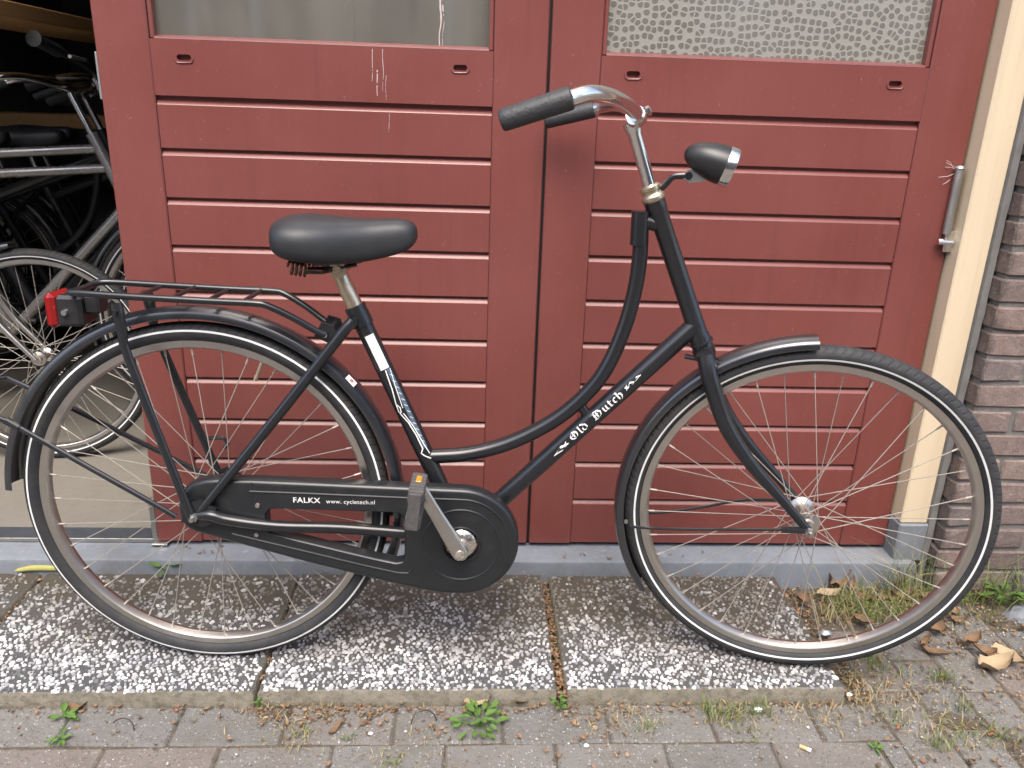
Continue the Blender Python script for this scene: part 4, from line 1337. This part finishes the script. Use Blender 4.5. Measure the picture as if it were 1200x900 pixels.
# luggage rack ------------------------------------------------------------------
rk = MB()
def rail(s_):
    return [(-0.198, s_ * 0.020, 0.753), (-0.196, s_ * 0.040, 0.755), (-0.176, s_ * 0.056, 0.757), (-0.088, s_ * 0.060, 0.754), (0.05, s_ * 0.060, 0.750), (0.125, s_ * 0.060, 0.7485), (0.150, s_ * 0.058, 0.744), (0.190, s_ * 0.050, 0.723), (0.228, s_ * 0.040, 0.698), (0.243, s_ * 0.036, 0.690)]
rk.tube(rail(1)[::-1] + rail(-1), 0.0062, 12, smooth=5)
rack = rk.build('luggage_rack', 'black_paint', bike)
for x in (-0.078, -0.016, 0.045, 0.106):
    MB().tube([(x, -0.060, 0.7520 - 0.003 * (x > 0)), (x, 0.060, 0.7520 - 0.003 * (x > 0))], 0.0042, 8).build('crossbar', 'black_paint', rack)
for s_ in (-1, 1):
    MB().prism([(0.222, 0.686), (0.248, 0.674), (0.262, 0.690), (0.258, 0.706), (0.236, 0.712)], s_ * 0.030 - 0.003, s_ * 0.030 + 0.003).lathe([(0, s_ * 0.039), (0.005, s_ * 0.039), (0.0055, s_ * 0.032), (0, s_ * 0.032)], 10, False, T(0.243, 0, 0.690)).build('rack_clamp', 'black_paint', rack, False)
    MB().tube([(-0.108, s_ * 0.0615, 0.742), (-0.106, s_ * 0.063, 0.722), (-0.102, s_ * 0.064, 0.690), (-0.094, s_ * 0.066, 0.640), (-0.010, s_ * 0.083, 0.368), (-0.002, s_ * 0.084, 0.348)], [0.010, 0.011, 0.0088, 0.0082, 0.0082, 0.009], 12, smooth=4, flat=0.75).lathe([(0, s_ * 0.076), (0.004, s_ * 0.076), (0.0045, s_ * 0.069), (0, s_ * 0.069)], 10, False, T(-0.107, 0, 0.728)).build('rack_stay', 'black_paint', rack)
MB().tube([(0.242, -0.040, 0.690), (0.242, 0.040, 0.690)], 0.005, 8).build('rack_bolt', 'galvanised', rack)
# pump hook on the far stay
MB().tube([(-0.028, 0.079, 0.442), (0.002, 0.079, 0.445), (0.012, 0.079, 0.440), (0.014, 0.079, 0.430), (0.008, 0.079, 0.424)], 0.0042, 8, smooth=4).build('pump_hook', 'black_paint', rack)
# rear lamp
rl = MB().box((-0.232, -0.032, 0.690), (-0.186, 0.032, 0.746), 0.006).box((-0.187, -0.020, 0.712), (-0.160, 0.020, 0.746), 0.004).build('rear_lamp', 'black_plastic', bike, False)
MB().box((-0.2500, -0.034, 0.687), (-0.2315, 0.034, 0.749), 0.007).build('red_lens', 'red_lens', rl, False)
MB().lathe([(0, -0.039), (0.005, -0.039), (0.0065, -0.0325), (0.0065, -0.031), (0, -0.031)], 10, False, T(-0.213, 0, 0.717)).build('lamp_nut', 'chrome', rl)
# folded parking stand behind the rear wheel
sp = []
for s_ in (-1, 1):
    sp.append([(-0.030, s_ * 0.088, 0.352), (-0.050, s_ * 0.088, 0.366), (-0.18, s_ * 0.080, 0.442), (-0.31, s_ * 0.070, 0.518), (-0.355, s_ * 0.072, 0.540), (-0.405, s_ * 0.085, 0.556)])
MB().tube(sp[0] + [(-0.418, -0.075, 0.560), (-0.418, 0.075, 0.560)] + sp[1][::-1], 0.0052, 10).build('parking_stand', 'black_paint', bike)
MB().tube([(-0.300, -0.072, 0.512), (-0.322, -0.071, 0.525)], 0.0072, 10).build('stand_clip', 'black_paint', bike)

# ------------------------------------------------------------------ bicycles stored in the garage
def stored_bike(label, x, y, yaw, style, paint, fork_mat, R=0.35, lean=0.0, steer=0.0, bars='swept', group='bicycles stored in the garage'):
    m = Matrix.Translation((x, y, 0.034)) @ Matrix.Rotation(yaw, 4, 'Z') @ Matrix.Rotation(-lean, 4, 'X')
    root = empty('bicycle', mw=m @ Matrix.Scale(R / 0.35, 4))
    tag(root, label, 'bicycle', group)
    FHz = Vector((1.12, 0, 0.35))
    smx = Matrix.Translation((0.874, 0, 0.808)) @ Matrix.Rotation(steer, 4, HA) @ Matrix.Translation((-0.874, 0, -0.808))
    for c, sm_ in ((Vector((0, 0, 0.35)), Matrix.Identity(4)), (FHz, smx)):
        w = MB().lathe(front_hub, 20, False).build('wheel', 'hub_steel', root, True, 40, sm_ @ T(*c))
        link('rim', RIM_ME, w); link('tyre', TYRE_ME, w)
        link('reflective_stripe', stripe_mesh(0.327, -1), w)
        s4 = MB()
        for j in range(9):
            for i in range(4):
                side = -1 if i % 2 else 1; sg = 1 if (i // 2) % 2 else -1
                a = radians(10 * i + 40 * j); b = a + sg * radians(58)
                s4.tube([(0.03 * cos(b), side * 0.031, 0.03 * sin(b)), (0.302 * cos(a), side * 0.003, 0.302 * sin(a))], 0.0012, 4, cap=False)
        s4.build('spokes', 'spoke_steel', w)
    fr_ = MB()
    fr_.tube([headp(0.68), headp(0.93)], 0.018, 14)
    fr_.tube([(0.491, 0, 0.285), (0.905, 0, 0.705)], 0.0172, 14)
    fr_.tube([(0.491, 0, 0.29), (0.2905, 0, 0.736)], 0.0165, 14)
    if style == 'double':
        fr_.tube([(0.315, 0, 0.70), (0.815, 0, 0.905)] if False else [(0.31, 0, 0.845), (0.832, 0, 0.885)], 0.0150, 14)
        fr_.tube([(0.34, 0, 0.785), (0.855, 0, 0.825)], 0.0150, 14)
        fr_.tube([(0.2905, 0, 0.736), (0.245, 0, 0.86)], 0.0165, 14)
    elif style == 'loop':
        fr_.tube([(xx, 0, zz) for xx, zz in TT], 0.0135, 12, smooth=4)
    else:
        fr_.tube([(0.33, 0, 0.66), (0.85, 0, 0.86)], 0.0150, 14)
    for s_ in (-1, 1):
        fr_.tube([(0.30, s_ * 0.02, 0.72), (0.0, s_ * 0.07, 0.35)], 0.008, 8)
        fr_.tube([(0.49, s_ * 0.03, 0.29), (0.0, s_ * 0.07, 0.35)], 0.009, 8)
    fr_.build('frame', paint, root)
    fk = MB()
    for s_ in (-1, 1):
        fk.tube([(0.933, s_ * 0.030, 0.672), (0.949, s_ * 0.043, 0.624), (0.984, s_ * 0.049, 0.546), (1.02, s_ * 0.052, 0.474), (1.075, s_ * 0.053, 0.405), (1.12, s_ * 0.053, 0.350)], [0.0155, 0.016, 0.015, 0.0125, 0.0095, 0.0075], 12, smooth=5)
    fk.tube([(0.934, -0.034, 0.668), (0.934, 0.034, 0.668)], 0.016, 12)
    fk.build('fork', fork_mat, root, mw=smx)
    sm_ = MB().tube([headp(0.93), headp(1.05)], 0.0112, 12).build('stem', 'chrome', root, mw=smx)
    if bars == 'swept':
        hb_ = MB().tube([(0.60, 0.27, 1.04), (0.68, 0.26, 1.07), (0.74, 0.2, 1.08), (0.765, 0.06, 1.065), (0.77, -0.06, 1.065), (0.74, -0.2, 1.08), (0.68, -0.26, 1.07), (0.60, -0.27, 1.04)], 0.0110, 12, smooth=6).build('handlebar', 'chrome', root, mw=smx)
        for s_ in (-1, 1):
            MB().tube([(0.66, s_ * 0.263, 1.064), (0.57, s_ * 0.272, 1.030)], 0.016, 12).build('grip', 'grip_rubber', hb_)
    else:
        hb_ = MB().tube([(0.74, 0.29, 1.11), (0.775, 0.1, 1.08), (0.78, 0, 1.06), (0.775, -0.1, 1.08), (0.74, -0.29, 1.11)], 0.0110, 12, smooth=4).build('handlebar', 'black_paint', root, mw=smx)
        for s_ in (-1, 1):
            MB().tube([(0.745, s_ * 0.20, 1.10), (0.73, s_ * 0.31, 1.115), (0.729, s_ * 0.318, 1.116)], [0.017, 0.0165, 0.021], 14).build('grip', 'grip_rubber', hb_)
            MB().tube([(0.775, s_ * 0.15, 1.09), (0.80, s_ * 0.16, 1.085), (0.80, s_ * 0.28, 1.08)], 0.005, 8).build('brake_lever', 'galvanised', hb_)
    saddle(root, 0.0 if style != 'double' else -0.04, 0.02 if style != 'double' else 0.08)
    MB().tube([(0.2905, 0, 0.736), (0.255, 0, 0.84)], 0.0125, 12).build('seat_post', 'chrome', root)
    MB().lathe(fender_prof(0.372), 50, True, T(0, 0, 0.35), radians(-10), radians(165)).build('fender', 'fender_paint', root)
    MB().lathe(fender_prof(0.372), 50, True, T(*FHz), radians(98), radians(205)).build('fender', 'fender_paint', root, mw=smx)
    return root
simple('steel_blue_paint', (0.36, 0.35, 0.34), 0.28, metal=0.7)
stored_bike('stored bicycle with bright metal fork, its front wheel nearest the doorway', -2.262, 2.31, radians(-1), 'straight', 'black_paint', 'rim_steel', 0.315, 0.03, radians(6), 'swept')
stored_bike('stored bicycle with two pale parallel top tubes and chrome handlebar', -2.03, 2.66, 0.0, 'double', 'steel_blue_paint', 'black_paint', 0.35, 0.05)
stored_bike('dark stored step-through bicycle with curved tube, behind the one with twin tubes', -2.13, 2.95, radians(1), 'loop', 'black_paint', 'black_paint', 0.35, 0.05)
stored_bike('stored bicycle whose black saddle shows behind the twin tubes', -1.975, 3.25, radians(-2), 'straight', 'black_paint', 'chrome', 0.35, 0.06)
stored_bike('rearmost stored bicycle with black flat bar and thick rubber grip', -2.08, 3.55, radians(2), 'straight', 'black_paint', 'black_paint', 0.35, 0.04, radians(-14), 'flat')
stored_bike('stored bicycle with drooping chrome bar just in front of the one showing its saddle', -2.10, 3.10, radians(3), 'straight', 'black_paint', 'black_paint', 0.35, 0.02, radians(12))
stored_bike('dark stored step-through bicycle jammed behind the saddle, turned slightly inward', -2.20, 3.40, radians(6), 'loop', 'black_paint', 'chrome', 0.35, 0.05, radians(-8))
stored_bike('stored bicycle with black flat handlebar and brake levers, partly hidden by the door edge', -2.00, 2.80, radians(-3), 'straight', 'black_paint', 'black_paint', 0.365, 0.0, radians(10), 'flat')
# timber in the garage
def plank(lo, hi, label, grp='timber shelves in the garage'):
    o = MB().box(lo, hi, 0.003).build('wooden_plank', 'raw_wood', None, False)
    tag(o, label, 'plank', grp)
plank((-1.50, 1.95, 1.266), (-1.215, 4.6, 1.306), 'orange wooden shelf plank high up at the left edge')
plank((-2.25, 3.95, 0.925), (-0.9, 4.2, 0.985), 'low wooden bench plank behind the stored bicycles')

# ------------------------------------------------------------------ plants and litter
def leaf_shape(L, W, curl, cup, seed, lobes=0.0, nu=7, nv=4):
    """V, F of one curled leaf lying along +X from its stalk"""
    R = random.Random(seed)
    V = []; F = []
    bend = R.uniform(-0.4, 0.4)
    for i in range(nu + 1):
        u = i / nu
        w = W * (sin(pi * min(1, u * 0.96 + 0.04)) ** 0.75) * (1.15 - 0.45 * u)
        w *= 1 + lobes * sin(u * 17 + seed) + R.uniform(-0.06, 0.06)
        for j in range(nv + 1):
            v = (j / nv - 0.5) * 2
            x = L * u; y = w * v * 0.5 + bend * L * 0.25 * u * u
            z = curl * L * (u - 0.4) ** 2 + cup * W * v * v * 0.5 + 0.03 * L * sin(9 * u + 3 * v + seed)
            V.append((x, y, z))
    m = nv + 1
    for i in range(nu):
        for j in range(nv):
            a = i * m + j
            F.append((a, a + 1, a + m + 1, a + m))
    return V, F
def leaf_obj(name, mat, x, y, z, L, W, rz, curl, cup, seed, parent=None, tilt=(0, 0), lobes=0.0):
    V, F = leaf_shape(L, W, curl, cup, seed, lobes)
    o = MB().add(V, F).build(name, mat, parent, True, 80)
    o.location = (x, y, z); o.rotation_euler = (tilt[0], tilt[1], rz)
    return o
GZ = -0.034
# single leaves that can be told apart
o = leaf_obj('dry_leaf', 'pale_leaf', 1.110, 1.385, GZ + 0.006, 0.080, 0.050, radians(10), 0.8, 0.5, 3, lobes=0.2); tag(o, 'large curled pale tan leaf on the paving near the brick wall', 'leaf')
o = leaf_obj('dry_leaf', 'pale_leaf', 1.185, 1.455, GZ + 0.006, 0.075, 0.055, radians(-70), 0.5, 0.3, 13, lobes=0.1); tag(o, 'pale round leaf behind the large curled tan leaf', 'leaf')
o = leaf_obj('dry_leaf', 'dry_leaf', 1.02, 1.46, GZ + 0.004, 0.065, 0.022, radians(-38), 0.6, 0.4, 5); tag(o, 'narrow orange brown leaf on the paving below the front tyre', 'leaf')
o = leaf_obj('dry_leaf', 'pale_leaf', 0.862, 1.650, GZ + 0.012, 0.062, 0.036, radians(8), 0.4, 0.4, 8); tag(o, 'yellowish dry leaf against the sill behind the front wheel', 'leaf')
o = leaf_obj('dry_leaf', 'dry_leaf', 0.905, 1.688, GZ + 0.012, 0.060, 0.045, radians(35), 1.2, 0.8, 9, lobes=0.2, tilt=(0.5, 0)); tag(o, 'curled brown leaf leaning on the stone sill', 'leaf')
o = leaf_obj('dry_leaf', 'pale_leaf', 0.000, 1.279, GZ + 0.006, 0.060, 0.030, radians(18), 0.7, 0.5, 21, lobes=0.1); tag(o, 'dry tan leaf beside the green weed at the slab edge', 'leaf')
o = leaf_obj('dry_leaf', 'dry_leaf', 0.100, 1.281, GZ + 0.006, 0.052, 0.022, radians(32), 0.6, 0.6, 22); tag(o, 'narrow light brown leaf right of the green weed, against the slab', 'leaf')
o = leaf_obj('dry_leaf', 'dry_leaf', -0.765, 1.276, GZ + 0.004, 0.045, 0.024, radians(15), 0.5, 0.4, 23); tag(o, 'reddish brown leaf in front of the slab under the rear wheel', 'leaf')
o = leaf_obj('dry_leaf', 'dry_leaf', -0.252, 1.205, GZ + 0.004, 0.042, 0.012, radians(58), 0.5, 0.5, 24); tag(o, 'slim orange leaf standing on a paver joint below the chain case', 'leaf')
for i in range(26):
    x = random.uniform(0.80, 1.40); y = random.choice([random.uniform(1.60, 1.695), random.uniform(1.42, 1.66)])
    if x > 1.15: y = random.uniform(1.42, 1.64)
    o = leaf_obj('dry_leaf', 'dry_leaf', x, y, GZ + random.uniform(0.004, 0.014), random.uniform(0.028, 0.058), random.uniform(0.016, 0.036), random.uniform(0, 6.28), random.uniform(0.2, 1.4), random.uniform(0.1, 0.9), 100 + i, tilt=(random.uniform(-.3, .3), random.uniform(-.3, .2)), lobes=random.uniform(0, .25))
    tag(o, 'small dry brown leaf among the litter behind the front wheel', 'leaf', 'small dry leaves right of the slabs')
# crumbled leaves
def crumbs(name, mat, spots, label, size=(0.004, 0.014)):
    V = []; F = []
    for (x0, x1, y0, y1, z, n) in spots:
        for _ in range(n):
            x = random.uniform(x0, x1); y = random.uniform(y0, y1)
            L = random.uniform(*size)
            v, f = leaf_shape(L, L * random.uniform(0.35, 0.8), random.uniform(0, 1.5), random.uniform(0, 1), random.random() * 99, 0.2, 3, 2)
            m = Matrix.Translation((x, y, z + random.uniform(0, 0.005))) @ Matrix.Rotation(random.uniform(0, 6.28), 4, 'Z') @ Matrix.Rotation(random.uniform(-.6, .6), 4, 'X')
            k = len(V)
            V += [tuple(m @ Vector(q)) for q in v]
            F += [tuple(i + k for i in q) for q in f]
    me = bpy.data.meshes.new(name); me.from_pydata(V, [], F); me.materials.append(M[mat])
    o = link(name, me)
    tag(o, label, 'litter', kind='stuff')
crumbs('leaf_litter', 'litter', [
    (0.184, 0.203, 1.29, 1.70, -0.022, 330), (-0.41, 0.05, 1.262, 1.288, GZ, 110), (0.06, 0.75, 1.262, 1.290, GZ, 120), (-1.0, -0.41, 1.266, 1.288, GZ, 50),
    (-1.012, -1.004, 1.3, 1.7, -0.012, 90), (-0.409, -0.4, 1.3, 1.7, -0.012, 60),
    (0.775, 1.45, 1.10, 1.68, GZ, 700), (-0.40, -0.15, 1.23, 1.285, GZ, 130), (0.775, 0.83, 1.29, 1.69, GZ - 0.002, 160), (0.80, 1.3, 1.55, 1.70, GZ, 260), (1.1, 1.6, 1.30, 1.60, GZ, 220), (-1.0, 1.2, 1.12, 1.27, GZ, 140), (-0.35, 0.75, 1.675, 1.705, 0.002, 60), (0.02, 0.6, 1.715, 1.765, 0.037, 10), (-0.75, -0.55, 1.725, 1.765, 0.038, 8),
    (-0.09, -0.03, 1.19, 1.28, GZ, 26), (0.19, 0.32, 1.19, 1.28, GZ, 40)], 'crumbled brown leaves in the joints and along the slabs')
# grit and small stones
def gravel(name, mat, spots, label):
    V = []; F = []
    for (x0, x1, y0, y1, z, n, s0, s1) in spots:
        for _ in range(n):
            c = Vector((random.uniform(x0, x1), random.uniform(y0, y1), z)); r = random.uniform(s0, s1)
            k = len(V)
            q = [Vector((0, 0, 1)), Vector((0, 0, -1))] + [Vector((cos(a), sin(a), random.uniform(-.3, .3))) for a in [i * pi / 2.5 + random.uniform(-.3, .3) for i in range(5)]]
            V += [tuple(c + p_ * r * random.uniform(.7, 1.1) + Vector((0, 0, r * .3))) for p_ in q]
            for i in range(5):
                j = 2 + (i + 1) % 5; i2 = 2 + i
                F += [(k, k + i2, k + j), (k + 1, k + j, k + i2)]
    me = bpy.data.meshes.new(name); me.from_pydata(V, [], F); me.materials.append(M[mat])
    tag(link(name, me), label, 'grit', kind='stuff')
gravel('grit', 'grit', [(-1.1, 1.5, 1.03, 1.285, GZ - 0.002, 1500, 0.0006, 0.0022), (-1.1, 1.4, 1.05, 1.285, GZ, 70, 0.002, 0.0042), (0.78, 1.5, 1.28, 1.62, GZ, 500, 0.0007, 0.003), (-0.4, 0.75, 1.30, 1.69, 0.002, 60, 0.0008, 0.002)], 'loose grit and tiny stones scattered over the paving')
# grass
def blades(name, mat, tufts, label):
    V = []; F = []
    for (x, y, z, sp_, n, h0, h1, lay_) in tufts:
        for _ in range(n):
            bx = x + random.gauss(0, sp_); by_ = y + random.gauss(0, sp_ * 0.7)
            h = random.uniform(h0, h1); a = random.uniform(0, 2 * pi)
            lean_ = random.uniform(0.1, 1.0) * lay_
            w = random.uniform(0.0007, 0.0017)
            k = len(V); n_ = 5
            for i in range(n_ + 1):
                u = i / n_
                ph = lean_ * u * 1.4
                r = h * u * sin(min(ph, 1.5)) ; zz = h * u * cos(min(ph, 1.5)) * 0.95
                cx = bx + cos(a) * r; cy = by_ + sin(a) * r
                ww = w * (1 - u * 0.85)
                V += [(cx - sin(a) * ww, cy + cos(a) * ww, z + zz), (cx + sin(a) * ww, cy - cos(a) * ww, z + zz)]
            F += [(k + 2 * i, k + 2 * i + 1, k + 2 * i + 3, k + 2 * i + 2) for i in range(n_)]
    me = bpy.data.meshes.new(name); me.from_pydata(V, [], F); me.materials.append(M[mat])
    tag(link(name, me), label, 'grass', kind='stuff')
blades('dry_grass', 'dry_grass', [(0.83, 1.30, GZ, 0.035, 110, 0.01, 0.03, 1.3), (0.95, 1.33, GZ, 0.05, 90, 0.01, 0.03, 1.3), (0.64, 1.265, GZ, 0.05, 80, 0.01, 0.03, 1.3), (-0.28, 1.262, GZ, 0.07, 110, 0.008, 0.025, 1.4), (0.33, 1.255, GZ, 0.06, 80, 0.008, 0.025, 1.4), (-0.05, 1.19, GZ, 0.12, 60, 0.006, 0.02, 1.4), (0.97, 1.62, GZ, 0.06, 200, 0.02, 0.07, 1.1), (1.07, 1.60, GZ, 0.05, 150, 0.02, 0.07, 1.1), (0.87, 1.58, GZ, 0.03, 70, 0.015, 0.05, 1.2), (0.84, 1.43, GZ, 0.03, 60, 0.01, 0.035, 1.2), (0.83, 1.36, GZ, 0.03, 60, 0.01, 0.03, 1.2), (1.09, 1.66, GZ, 0.03, 30, 0.10, 0.20, 0.9),
    (0.52, 1.25, GZ, 0.03, 50, 0.015, 0.035, 1.2), (0.72, 1.25, GZ, 0.03, 40, 0.01, 0.03, 1.2), (0.92, 1.20, GZ, 0.04, 60, 0.01, 0.03, 1.2), (-0.40, 1.27, GZ, 0.03, 35, 0.01, 0.025, 1.2), (0.30, 1.25, GZ, 0.03, 40, 0.01, 0.03, 1.2), (1.0, 1.18, GZ, 0.04, 40, 0.01, 0.03, 1.2), (-0.3, 1.19, GZ, 0.02, 20, 0.01, 0.02, 1.2), (-0.13, 1.15, GZ, 0.02, 20, 0.01, 0.02, 1.2)], 'straw coloured dry grass among the litter and in the joints')
blades('green_grass', 'green_grass', [(1.24, 1.645, GZ, 0.03, 40, 0.05, 0.13, 1.0), (1.33, 1.645, GZ, 0.03, 30, 0.10, 0.24, 1.1), (1.13, 1.62, GZ, 0.04, 60, 0.03, 0.09, 1.0), (1.22, 1.58, GZ, 0.03, 40, 0.015, 0.04, 1.1), (0.98, 1.64, GZ, 0.05, 120, 0.02, 0.06, 1.1), (0.95, 1.60, GZ, 0.04, 160, 0.02, 0.06, 1.1), (1.04, 1.57, GZ, 0.04, 120, 0.02, 0.05, 1.1), (1.10, 1.655, GZ, 0.03, 26, 0.08, 0.17, 0.9), (0.90, 1.40, GZ, 0.03, 60, 0.01, 0.03, 1.1), (0.96, 1.20, GZ, 0.03, 50, 0.01, 0.03, 1.1), (1.38, 1.62, GZ, 0.03, 30, 0.10, 0.22, 1.2), (1.00, 1.615, GZ, 0.045, 110, 0.02, 0.06, 1.0), (1.12, 1.62, GZ, 0.03, 50, 0.03, 0.07, 0.9), (1.07, 1.67, GZ, 0.02, 20, 0.10, 0.20, 0.7), (1.30, 1.63, GZ, 0.025, 24, 0.06, 0.14, 0.9), (1.42, 1.63, GZ, 0.02, 20, 0.10, 0.16, 1.2), (1.36, 1.62, GZ, 0.03, 50, 0.02, 0.05, 1.0),
    (0.50, 1.255, GZ, 0.022, 70, 0.015, 0.045, 0.9), (0.575, 1.262, GZ, 0.018, 50, 0.015, 0.045, 0.9), (0.54, 1.20, GZ, 0.02, 24, 0.01, 0.03, 1.0), (0.84, 1.245, GZ, 0.018, 30, 0.012, 0.03, 0.9), (1.02, 1.36, GZ, 0.014, 45, 0.012, 0.04, 1.0), (1.00, 1.27, GZ, 0.012, 24, 0.012, 0.04, 0.8), (1.04, 1.20, GZ, 0.02, 50, 0.012, 0.035, 1.0), (0.87, 1.44, GZ, 0.02, 40, 0.012, 0.03, 1.1), (0.90, 1.17, GZ, 0.014, 24, 0.01, 0.03, 1.0), (-0.30, 1.215, GZ, 0.01, 14, 0.008, 0.02, 1.0), (-0.21, 1.20, GZ, 0.01, 14, 0.008, 0.02, 1.0), (0.36, 1.22, GZ, 0.012, 20, 0.01, 0.025, 1.0), (-0.13, 1.14, GZ, 0.01, 16, 0.01, 0.02, 1.0)], 'short green grass in the paving joints and by the wall')
# weeds
def weed(label, x, y, z, n, L, W, rise, seed, spread=0.6):
    R = random.Random(seed)
    root = empty('weed', (x, y, z))
    tag(root, label, 'weed', 'weeds in the paving joints')
    for i in range(n):
        a = i * 2.4 + R.uniform(-.4, .4)
        ln = L * R.uniform(0.6, 1.1)
        r = spread * L * R.uniform(0.1, 1.0)
        h = rise * R.uniform(0.3, 1.0)
        st_ = MB().tube([(0, 0, 0), (cos(a) * r * 0.5, sin(a) * r * 0.5, h * 0.7), (cos(a) * r, sin(a) * r, h)], 0.0006, 5).build('stem', 'green_leaf', root)
        o = leaf_obj('leaf', 'green_leaf', cos(a) * r, sin(a) * r, h, ln, ln * W, a, R.uniform(-0.6, 0.2), R.uniform(0.1, 0.5), seed * 31 + i, root, (R.uniform(-.3, .3), R.uniform(-.35, .2)), R.uniform(0, .25))
weed('small green weed with oval leaves in front of the left slab', -0.755, 1.258, GZ, 7, 0.022, 0.62, 0.016, 1)
weed('lower green weed sprouting at the front below the left slab', -0.735, 1.200, GZ, 8, 0.018, 0.40, 0.012, 2)
weed('bushy flat green weed growing between pavers below the chain case', 0.030, 1.232, GZ, 26, 0.026, 0.5, 0.022, 3, 1.5)
weed('green weed at the foot of the wide joint between two slabs', 0.188, 1.276, GZ, 12, 0.016, 0.5, 0.026, 4, 0.8)
weed('tiny green weed between the sill and the slab behind the rear wheel', -0.722, 1.698, 0.0, 5, 0.026, 0.6, 0.022, 5)
weed('leafy green weed at the foot of the brick wall', 1.325, 1.630, GZ, 14, 0.036, 0.6, 0.05, 6, 0.9)
weed('tiny weed at the front corner of the second slab joint', -0.400, 1.280, GZ, 7, 0.012, 0.6, 0.024, 7, 0.5)
weed('small dark weed between pavers at the bottom right of the photo', 0.775, 1.165, GZ, 7, 0.014, 0.5, 0.008, 8)
weed('small green weed beside the slab corner under the front tyre', 0.885, 1.452, GZ, 7, 0.024, 0.5, 0.012, 9)
# pod, scraps and other small things
o = MB().tube([(0, 0, 0), (0.012, 0.001, 0.002), (0.045, 0.003, 0.004), (0.085, 0.0, 0.003), (0.11, -0.002, 0.002), (0.125, -0.002, 0.001)], [0.001, 0.005, 0.0075, 0.0072, 0.004, 0.001], 10, smooth=4, flat=1.0).build('seed_pod', 'pod_green')
o.location = (-1.072, 1.697, 0.008); o.rotation_euler = (0, 0, radians(6)); tag(o, 'yellow green seed pod lying along the sill left of the rear wheel', 'seed pod')
def tie(x, y, r, a0, a1, tilt, label):
    pts = [(r * cos(a), 0, r * sin(a)) for a in np.linspace(a0, a1, 14)]
    o = MB().tube(pts, 0.0011, 6).build('cable_tie', 'black_plastic')
    o.location = (x, y, GZ); o.rotation_euler = (tilt, 0, random.uniform(-.3, .3))
    tag(o, label, 'cable tie', 'cut cable ties on the paving')
tie(-0.637, 1.225, 0.022, 0.05, 2.5, -0.6, 'black cut cable tie in front of the slab under the rear wheel')
tie(-0.077, 1.240, 0.024, 0.02, 3.1, -0.5, 'black cut cable tie left of the bushy green weed')
tie(0.072, 1.284, 0.022, -2.7, -0.4, -0.9, 'black cut cable tie right of the bushy green weed')
o = MB().tube([(0, 0, 0), (0.014, 0, 0)], 0.0036, 10).build('cigarette_butt', 'filter_tan'); o.location = (0.632, 1.172, GZ + 0.003); o.rotation_euler = (0, 0, radians(-35)); tag(o, 'tan cigarette butt on the paving at the lower right', 'cigarette butt')
MB().tube([(0.0142, 0, 0), (0.021, 0, 0)], 0.0036, 10).build('paper_end', 'straw_white', o)
def stone(x, y, z, r, mat, label, cat='stone', grp=None):
    bm = bmesh.new(); bmesh.ops.create_icosphere(bm, subdivisions=2, radius=1)
    s = random.random() * 40
    for v in bm.verts:
        v.co = v.co * (1 + 0.35 * noise.noise(v.co * 1.4 + Vector((s, 0, 0))))
        v.co.x *= r; v.co.y *= r * 0.8; v.co.z *= r * 0.6
    me = bpy.data.meshes.new('stone'); bm.to_mesh(me); bm.free(); me.materials.append(M[mat])
    o = link('stone', me); o.location = (x, y, z); tag(o, label, cat, grp)
stone(0.228, 1.178, GZ + 0.002, 0.0055, 'straw_white', 'small white pebble on the paver below the wide joint')
stone(-0.175, 1.212, GZ + 0.002, 0.0045, 'straw_white', 'small white pebble on the paving left of the bushy weed')
stone(-0.93, 1.232, GZ + 0.002, 0.0045, 'straw_white', 'small white pebble on the pavers at the far left')
stone(0.585, 1.268, GZ + 0.003, 0.008, 'straw_white', 'round white pebble at the slab edge below the front tyre')
stone(0.79, 1.31, GZ + 0.003, 0.006, 'straw_white', 'small white stone at the corner of the right slab')
stone(1.345, 1.585, GZ - 0.004, 0.042, 'blue_stone', 'grey blue stone lying at the foot of the brick wall')
o = MB().lathe([(0, 0.004), (0.013, 0.004), (0.0155, 0.0), (0.0155, -0.006), (0.014, -0.006), (0.0135, 0.001), (0, 0.001)], 20, False).build('bottle_cap', 'zinc_plate'); o.location = (0.818, 1.502, GZ + 0.012); o.rotation_euler = (0.9, 0.3, 0.4); tag(o, 'bluish white bottle cap in the grass behind the front tyre', 'bottle cap')
# cobweb threads at the hinge
mb = MB()
for i in range(9):
    a = Vector((1.055 + random.uniform(-.01, .012), DOOR - 0.006, 0.985 + random.uniform(-.02, .01)))
    b = a + Vector((random.uniform(-.045, .02), random.uniform(-.004, .003), random.uniform(-.012, .018)))
    mb.tube([a, (a + b) / 2 + Vector((0, -0.002, random.uniform(-.004, .004))), b], 0.0004, 4)
o = mb.build('cobweb', 'cobweb'); tag(o, 'torn cobweb threads caught on the hinge of the right leaf', 'cobweb', kind='stuff')
